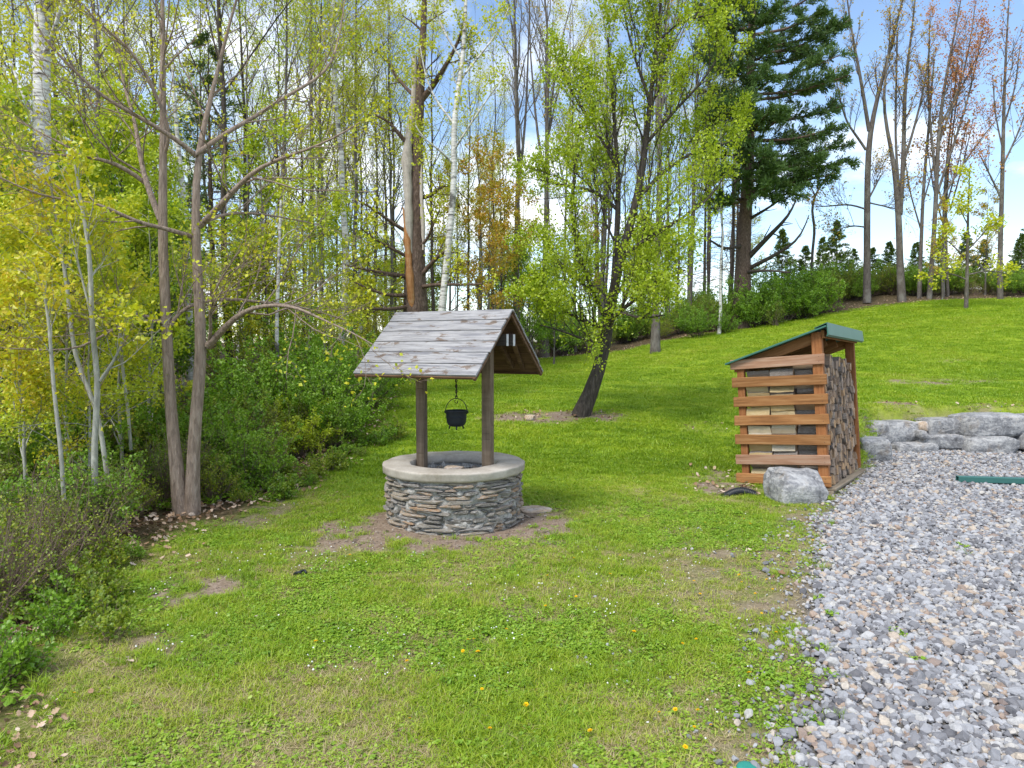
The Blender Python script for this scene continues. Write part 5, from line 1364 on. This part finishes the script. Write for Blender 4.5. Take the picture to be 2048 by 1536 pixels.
for i in range(30):
    px = VR.uniform(560, 1060); d = VR.uniform(22, 34)
    bush(VR.choice(['olive', 'green', 'lush', 'bare']), min((px - 1024) / FPX * d, -3.6 if d < 24 else 9), d, VR.uniform(.5, .95), 'woodland shrub among trunks' + where((px - 1024) / FPX * d, d), 'woodland shrubs')

# ------------------------------------------------------------------ grass, gravel, litter
SR = np.random.default_rng(99)
GRASS = leaf_mat('grass_blade', [(0.0, (0.13, 0.24, 0.012)), (0.35, (0.24, 0.39, 0.016)), (0.6, (0.34, 0.47, 0.02)), (0.8, (0.43, 0.48, 0.05)), (1.0, (0.52, 0.44, 0.18))], .35, inst=True)
CLOVER = leaf_mat('clover_leaf', [(0.0, (0.13, 0.27, 0.02)), (0.5, (0.25, 0.42, 0.025)), (1.0, (0.42, 0.53, 0.06))], .35, inst=True)
STRAW = leaf_mat('straw', [(0.0, (0.24, 0.16, 0.08)), (0.5, (0.42, 0.32, 0.16)), (1.0, (0.55, 0.47, 0.28))], .2, inst=True)

def blades(seed, n, rad_, h, w, lean=.5, mat=None, name='grass_tuft'):
    rg = np.random.default_rng(seed)
    a = rg.random(n) * 6.28; d = np.sqrt(rg.random(n)) * rad_
    b = np.stack([np.cos(a) * d, np.sin(a) * d, np.zeros(n) - .005], -1)
    la = rg.random(n) * 6.28; le = rg.random(n) * lean
    dirn = np.stack([np.cos(la) * le, np.sin(la) * le, np.ones(n)], -1)
    hh = (h * rg.uniform(.5, 1.15, n))[:, None]
    sd = unit(np.stack([-np.sin(la), np.cos(la), 0 * la], -1)) * w
    m = b + dirn * hh * .55
    tip = b + (dirn + np.stack([np.cos(la) * le, np.sin(la) * le, -.15 + 0 * la], -1) * .8) * hh
    V = np.stack([b - sd, b + sd, m + sd * .8, m - sd * .8, tip], 1).reshape(-1, 3)
    k = np.arange(n)[:, None] * 5
    q = k + np.array([[0, 1, 2, 3]]); tr = k + np.array([[3, 2, 4]])
    return proto(name, mesh_np(name, V, quads=q, tris=tr, mats=[mat], attrs={'rnd': ('FLOAT', 'POINT', np.repeat(rg.random(n), 5))}))

def leafpatch(seed, n, rad_, size, h, mat, name='clover_patch'):
    rg = np.random.default_rng(seed)
    a = rg.random(n) * 6.28; d = np.sqrt(rg.random(n)) * rad_
    c = np.stack([np.cos(a) * d, np.sin(a) * d, rg.uniform(.3, 1, n) * h], -1)
    nn = unit(np.stack([rg.normal(size=n) * .4, rg.normal(size=n) * .4, np.ones(n)], -1))
    u = unit(np.cross(nn, rg.normal(size=(n, 3)))); v = np.cross(nn, u)
    s = (size * rg.uniform(.6, 1.2, n))[:, None]
    V = np.stack([c - u * s, c - u * s * .3 + v * s * .7, c + u * s * .75 + v * s * .35 + nn * s * .15, c + u * s, c + u * s * .5 - v * s * .55 + nn * s * .1, c - u * s * .4 - v * s * .6], 1).reshape(-1, 3)
    k = np.arange(n)[:, None] * 6
    q = np.concatenate([k + np.array([[0, 3, 2, 1]]), k + np.array([[0, 5, 4, 3]])])
    return proto(name, mesh_np(name, V, quads=q, mats=[mat], attrs={'rnd': ('FLOAT', 'POINT', np.repeat(rg.random(n), 6))}))

near = [blades(1, 26, .06, .05, .0022, .9, GRASS), blades(2, 22, .05, .065, .0022, .9, GRASS), blades(3, 30, .07, .04, .0025, 1.2, GRASS), blades(4, 18, .05, .05, .002, 1.0, GRASS),
        leafpatch(5, 30, .06, .008, .03, CLOVER), leafpatch(6, 22, .055, .0105, .028, CLOVER), leafpatch(7, 10, .05, .017, .03, CLOVER),
        blades(8, 16, .07, .03, .0018, 2.6, STRAW, 'straw_tuft'), blades(9, 12, .07, .022, .0018, 3.5, STRAW, 'straw_tuft')]
farp = [blades(21, 60, .17, .055, .004, .9, GRASS), blades(22, 60, .17, .065, .004, .8, GRASS), blades(23, 50, .17, .05, .005, 1.1, GRASS)]

def scat_pts(n, x0, x1, y0, y1):
    return SR.uniform(x0, x1, n), SR.uniform(y0, y1, n)
def in_view(x, y, m=.6):
    return (np.abs(x) < y * 0.735 + m)

# near lawn
def lawn_band(n, y0, y1, s0):
    y = y0 + (y1 - y0) * SR.random(n); xm = y * .74 + .5
    x = SR.uniform(-1, 1, n) * xm
    sl = sdist(LAWN, x, y) + (fbm(x * 2.5, y * 2.5, 77) - .5) * .9
    sg = sdist(GRAVEL, x, y)
    b = bare_mask(x, y)
    gp = fbm(x * 1.6 + 7, y * 1.6, 55)
    edge = np.where(sg > -.45, .45 + .9 * (fbm(x * 3, y * 3, 71) - .5) - np.clip(sg + .1, 0, 1) * 2.2, 1.0)
    keep = (sl > .05) & (SR.random(n) < .25 + ss(.0, .55, sl)) & (SR.random(n) < np.clip(edge, 0, 1)) & (SR.random(n) > b * .97) & (sg < .45)
    wellm = np.hypot(x - WX, y - WY) > .86
    shedm = ~((np.abs((x - AX) * .6 + (y - AY) * .8 - 1.0) < 1.15) & ((x - AX) * -.8 + (y - AY) * .6 > -.1) & ((x - AX) * -.8 + (y - AY) * .6 < 1.2))
    keep &= wellm & shedm
    return x[keep], y[keep], gp[keep], s0

xs, ys, gs = [], [], []
for n, y0, y1 in [(9000, 2.9, 5), (13000, 5, 8), (13000, 8, 11.5)]:
    x, y, g, _ = lawn_band(n * 2, y0, y1, 1); xs.append(x); ys.append(y); gs.append(g)
x = np.concatenate(xs); y = np.concatenate(ys); g = np.concatenate(gs); n = len(x)
lush = ss(8.2, 10.2, y + (g - .5) * 5) 
u = SR.random(n)
dry = np.clip((fbm(x * 1.1, y * 1.1, 31, 5) - .36) * 3.4, 0.15, .95) * (1 - lush)
clov = np.clip((fbm(x * 1.3 + 20, y * 1.3, 12) - .4) * 3, 0.05, .75) * (1 - lush * .9)
pick = SR.integers(0, 4, n)
pick = np.where(u < clov, SR.integers(4, 7, n), pick)
pick = np.where(SR.random(n) < dry * .75, SR.integers(7, 9, n), pick)
tint = np.clip(.34 + .6 * (fbm(x * 1.4 + 3, y * 1.4, 66, 5) - .35) + SR.normal(size=n) * .22 - lush * .02 + dry * .3, 0, 1)
sc_ = SR.uniform(.7, 1.25, n) * (1 - .15 * dry)
scatter('lawn_grass', near, np.stack([x, y, H(x, y)], -1), np.stack([SR.normal(size=n) * .1, SR.normal(size=n) * .1, SR.random(n) * 6.28], -1),
        np.stack([sc_, sc_, sc_ * SR.uniform(.6, 1.1, n)], -1), tint, pick, kind='stuff', label='short patchy lawn grass with clover around the well')

# upper lawn
n0 = 46000
y = 10.5 + 28.5 * SR.random(n0) ** 1.25
x = SR.uniform(-1, 1, n0) * (y * .75 + 1)
sl = sdist(LAWN, x, y) + (fbm(x * 1.5, y * 1.5, 77) - .5) * .9; sg = sdist(GRAVEL, x, y); b = bare_mask(x, y)
k = (sl > -.3) & (sg < -.15) & (SR.random(n0) > b) & ~((np.abs((x - AX) * .6 + (y - AY) * .8 - 1.0) < 1.15) & ((x - AX) * -.8 + (y - AY) * .6 > -.1) & ((x - AX) * -.8 + (y - AY) * .6 < 1.2))
x, y = x[k], y[k]; n = len(x)
# mower stripes run down the slope
stripe = np.sin((x * .45 + y * .9) * 2 * np.pi / 1.9)
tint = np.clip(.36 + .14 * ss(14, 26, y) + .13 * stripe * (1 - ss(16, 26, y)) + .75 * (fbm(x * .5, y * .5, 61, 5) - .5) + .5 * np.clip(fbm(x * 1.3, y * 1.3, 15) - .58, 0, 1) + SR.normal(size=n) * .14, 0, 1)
sc_ = SR.uniform(.8, 1.3, n) * np.interp(y, [10, 38], [.9, 1.7])
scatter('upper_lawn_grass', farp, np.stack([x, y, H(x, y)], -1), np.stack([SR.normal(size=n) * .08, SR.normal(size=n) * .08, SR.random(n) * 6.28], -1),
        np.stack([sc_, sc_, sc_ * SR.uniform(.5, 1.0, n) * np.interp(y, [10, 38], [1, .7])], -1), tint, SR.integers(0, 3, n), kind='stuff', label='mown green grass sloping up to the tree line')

# longer grass and ferny weeds at the wood edge and tufts in the gravel
tall = [blades(31, 34, .09, .20, .004, .7, GRASS), blades(32, 26, .08, .15, .004, .9, GRASS), leafpatch(33, 18, .1, .04, .10, CLOVER), leafpatch(34, 26, .12, .03, .14, CLOVER)]
n0 = 9000
y = SR.uniform(2.9, 24, n0); x = SR.uniform(-1, 1, n0) * (y * .74 + .5)
sl = sdist(LAWN, x, y)
k = (sl < .12 + (fbm(x * 1.3, y * 1.3, 8) - .5) * .9) & (sl > -3.2) & (SR.random(n0) < .85 * (fbm(x * 1.7, y * 1.7, 18) > .44)) & (y < 24)
x, y = x[k], y[k]
ex = np.array([[1.86, 4.0], [1.98, 4.35], [2.3, 4.95], [2.35, 5.3], [2.75, 6.05], [4.4, 6.8], [4.9, 6.5], [5.7, 6.9], [4.3, 6.5], [1.7, 3.55], [3.5, 7.6], [2.6, 4.55], [2.5, 4.2], [-.22, 3.95], [-.25, 4.05], [-.3, 3.98], [-.6, 7.05], [-.35, 7.0], [.35, 7.3], [.5, 7.1], [-1.2, 6.95]])
ex = np.concatenate([ex, ex + SR.normal(size=ex.shape) * .05])
tl = np.concatenate([SR.uniform(.45, 1.0, len(x)), np.full(len(ex), .42)])
x = np.concatenate([x, ex[:, 0]]); y = np.concatenate([y, ex[:, 1]]); n = len(x)
scatter('verge_weeds', tall, np.stack([x, y, H(x, y)], -1), np.stack([SR.normal(size=n) * .1, SR.normal(size=n) * .1, SR.random(n) * 6.28], -1), np.repeat(tl[:, None], 3, 1),
        np.clip(SR.normal(.35, .18, n), 0, 1), SR.integers(0, 4, n), kind='stuff', label='rough grass and ground weeds along the wood edge')

# dead leaves
t = NT('dead_leaf')
c = t.ramp(t.attr('tint', True).outputs['Fac'], [(0, (0.16, 0.09, 0.05)), (.4, (0.33, 0.21, 0.13)), (.75, (0.50, 0.37, 0.27)), (1, (0.60, 0.5, 0.42))])
M['dead_leaf'] = t.pbr(c, .8, spec=.2)
def dead_leaf(seed):
    rg = np.random.default_rng(seed)
    m = 9; xx = np.linspace(-1, 1, m); w = (1 - xx ** 2) ** .6 * .6 * (1 + .35 * np.cos(np.arange(m) * 2.4)) + .03
    cu = rg.uniform(.1, .5)
    V = []
    for i in range(m):
        for s in (-1, 0, 1):
            V.append((xx[i], s * w[i], cu * (xx[i] ** 2 * .6) + abs(s) * w[i] * rg.uniform(.15, .6)))
    I = np.arange(m * 3).reshape(m, 3)
    q = np.concatenate([np.stack([I[:-1, j], I[1:, j], I[1:, j + 1], I[:-1, j + 1]], -1) for j in (0, 1)])
    return proto('dead_leaf', mesh_np('dead_leaf', np.array(V), quads=q, mats=[M['dead_leaf']], smooth=True))
dl = [dead_leaf(i) for i in range(6)]
n0 = 80000
y = 3 + 42 * SR.random(n0) ** 1.5; x = SR.uniform(-1, 1, n0) * (y * .74 + .5)
sl = sdist(LAWN, x, y) + (fbm(x * 1.7, y * 1.7, 19) - .5) * 1.1
pr = np.where(sl < .15, np.exp(-np.maximum(-sl, 0) / 1.5) * 1.8, np.exp(-(sl - .15) / .2) * .16)
pr = np.maximum(pr, .5 * bare_mask(x, y) * (np.abs(y - 14.4) < 1.2)); pr = np.maximum(pr, .35 * bare_mask(x, y) * (np.abs(x - 3) < .8) * (y < 11))
k = (SR.random(n0) < pr * np.interp(y, [3.5, 5.5], [.12, 1])) & (sdist(GRAVEL, x, y) < 0) & (np.hypot(x - WX, y - WY) > .86)
x, y = x[k], y[k]; n = len(x); s_ = SR.uniform(.016, .04, n) * np.interp(y, [3, 6], [.6, 1])
scatter('leaf_litter', dl, np.stack([x, y, H(x, y) + SR.uniform(.008, .05, n)], -1), np.stack([SR.normal(size=n) * .45, SR.normal(size=n) * .45, SR.random(n) * 6.28], -1), np.stack([s_, s_, s_], -1), SR.random(n), SR.integers(0, 6, n),
        kind='stuff', label='dry brown fallen leaves along the edge of the wood')

# gravel
t = NT('gravel_stone')
ti = t.attr('tint', True).outputs['Fac']
nn = t.noise(t.coords('World', (1, 1, 1)), 60, 3, .6)
c = t.ramp(ti, [(0, (0.09, 0.09, 0.10)), (.14, (0.19, 0.19, 0.205)), (.42, (0.30, 0.305, 0.325)), (.68, (0.40, 0.405, 0.425)), (.80, (0.47, 0.455, 0.43)), (.88, (0.48, 0.41, 0.33)), (.95, (0.38, 0.28, 0.21)), (1, (0.22, 0.17, 0.15))])
c = t.mix(t.ramp(nn, [(.35, .35), (.6, 0.0)]), c, (0.2, 0.19, 0.19))
M['gravel_stone'] = t.pbr(c, .85, t.bump(nn, .4, .01), spec=.25)
gp = [proto('gravel_stone', hull_mesh('gravel_stone', 500 + i, M['gravel_stone'], 24, .5 + .25 * (i % 3) / 2)) for i in range(18)]
n0 = 150000
y = 2.9 + 10.8 * SR.random(n0) ** .9; x = SR.uniform(-.2, 1, n0) * (y * .75 + .6)
sg = sdist(GRAVEL, x, y) + (fbm(x * 3, y * 3, 91) - .5) * .55
pr = np.where(sg > .1, 1.0, np.exp(np.minimum(sg - .1, 0) / .16) * .55)
pr *= np.interp(y, [3, 6, 13.5], [1, .95, .72])
# scattered rubble round the well and in the lawn's thin spots
pr = np.maximum(pr, .05 * (fbm(x * 1.7, y * 1.7, 47) > .62) * (x > .3) * (y < 7.5))
k = (SR.random(n0) < pr)
inshed = (np.abs((x - AX) * .6 + (y - AY) * .8 - 1.02) < 1.12) & ((x - AX) * -.8 + (y - AY) * .6 > -.08)
k &= ~inshed
x, y = x[k], y[k]; n = len(x)
s_ = np.exp(SR.normal(math.log(.020), .42, n)).clip(.007, .055)
s_ = np.where(sdist(GRAVEL, x, y) < .05, s_ * .75, s_); s_ = np.where(sdist(GRAVEL, x, y) < -.5, s_ * .6, s_)
scatter('gravel', gp, np.stack([x, y, H(x, y) + s_ * .25 + SR.random(n) * .014], -1), np.stack([SR.normal(size=n) * .35, SR.normal(size=n) * .35, SR.random(n) * 6.28], -1),
        np.stack([s_, s_, s_], -1), SR.random(n), SR.integers(0, 18, n), kind='stuff', label='pale grey crushed gravel beside the firewood shed')
# chippings around the well
t = NT('chip_stone')
c = t.ramp(t.attr('tint', True).outputs['Fac'], [(0, (0.10, 0.08, 0.065)), (.4, (0.22, 0.17, 0.13)), (.75, (0.31, 0.26, 0.21)), (.92, (0.36, 0.33, 0.30)), (1, (0.45, 0.43, 0.41))])
M['chip_stone'] = t.pbr(c, .9, spec=.15)
cp = [proto('chip_stone', hull_mesh('chip_stone', 600 + i, M['chip_stone'], 12, .4)) for i in range(10)]
n0 = 60000
y = SR.uniform(3.3, 15.2, n0); x = SR.uniform(-1, 1, n0) * np.minimum(y * .74, 6)
nearw = np.hypot((x - WX) / 1.25, y - WY + .1) < 1.35
k = (SR.random(n0) < np.clip(bare_mask(x, y) * np.where(nearw, 1.4, .55), 0, 1)) & (np.hypot(x - WX, y - WY) > .74) & (sdist(GRAVEL, x, y) < .1)
x, y = x[k], y[k]; n = len(x); s_ = np.exp(SR.normal(math.log(.0085), .55, n)).clip(.004, .045)
scatter('rubble', cp, np.stack([x, y, H(x, y) + s_ * .2], -1), np.stack([SR.normal(size=n) * .3, SR.normal(size=n) * .3, SR.random(n) * 6.28], -1), np.stack([s_, s_, s_ * .7], -1),
        SR.random(n), SR.integers(0, 10, n), kind='stuff', label='stone chippings on the bare ground around the well')

# white clover heads, too many and small to count
M['white_petal'] = NT('white_petal').pbr((0.75, 0.75, 0.72), .7, spec=.2)
wf = [proto('white_flower', hull_mesh('white_flower', 700 + i, M['white_petal'], 9, .6)) for i in range(3)]
n0 = 1500
y = SR.uniform(3.2, 8.5, n0); x = SR.uniform(-1, 1, n0) * y * .74
k = (sdist(LAWN, x, y) > .3) & (sdist(GRAVEL, x, y) < -.3) & (fbm(x * 1.1 + 9, y * 1.1, 88) > .56) & (np.hypot(x - WX, y - WY) > .95)
x, y = x[k], y[k]; n = len(x); s_ = SR.uniform(.006, .011, n)
scatter('white_flowers', wf, np.stack([x, y, H(x, y) + SR.uniform(.03, .055, n)], -1), np.stack([0 * x, 0 * x, SR.random(n) * 6], -1), np.stack([s_, s_, s_], -1), SR.random(n), SR.integers(0, 3, n), kind='stuff', label='tiny white clover flowers dotted through the lawn')

# dandelions
M['dandelion'] = NT('dandelion').pbr((0.80, 0.50, 0.01), .7, spec=.1)
rg = np.random.default_rng(6)
n = 46; a = np.arange(n) * 2.4; rr_ = np.sqrt(np.arange(n) / n)
base = np.stack([np.cos(a) * rr_ * .2, np.sin(a) * rr_ * .2, .1 + 0 * a], -1)
tip = np.stack([np.cos(a) * rr_, np.sin(a) * rr_, .5 - .35 * rr_ ** 2 + rg.uniform(-.08, .08, n)], -1)
sd = np.stack([-np.sin(a), np.cos(a), 0 * a], -1) * .13
V = np.stack([base - sd * .5, base + sd * .5, tip + sd, tip - sd], 1).reshape(-1, 3) * .019
head = mesh_np('flower_head', V, quads=np.arange(n * 4).reshape(-1, 4), mats=[M['dandelion']])
stalk = tube_mesh('stalk', [(0, 0, -.05), (.002, 0, -.02), (0, 0, .004)], .0018, CLOVER, 5)
pts = [(1488, 1050), (1500, 1062), (1410, 1060), (1625, 1093), (1640, 1115), (1388, 1178), (1455, 1092), (1545, 1198), (1478, 1167), (1483, 1180), (1510, 1207), (1533, 1172), (1400, 1206), (1523, 1245), (1552, 1290), (1427, 1160),
       (1350, 1455), (1421, 1490), (1395, 1452), (1388, 1495), (1318, 1460), (1498, 1374), (1392, 1295), (1365, 1310), (814, 1347), (936, 1310), (948, 1308), (926, 1329), (956, 1334), (1091, 1233), (1013, 1283), (1095, 1168), (1090, 1092), (964, 1416), (820, 1475),
       (980, 1500), (1052, 1446), (632, 1308), (1148, 1134), (1152, 1216), (1268, 1283), (1370, 1535), (700, 1124), (1240, 1130), (1220, 1165), (1180, 1500), (150, 1420)]
for px, py in pts:
    d = CAMH * FPX / (py - HORIZON)
    p = at(px, py, d)
    z = Hs(p[0], p[1])
    e = obj('dandelion', None, loc=(p[0], p[1], z + VR.uniform(.035, .055)), label='small yellow dandelion ' + ('close to the gravel edge' if px > 1330 else 'in the lawn below the shed' if px > 1130 else 'in the lawn straight below the well' if px > 760 else 'in the lawn towards the wood') + (', near' if py > 1280 else ', farther off'), cat='flower', group='dandelions in the lawn')
    e.rotation_euler = (VR.gauss(0, .2), VR.gauss(0, .2), VR.uniform(0, 6.28)); e.scale = [VR.uniform(.5, .9)] * 3
    obj('flower_head', head, e); obj('stalk', stalk, e)
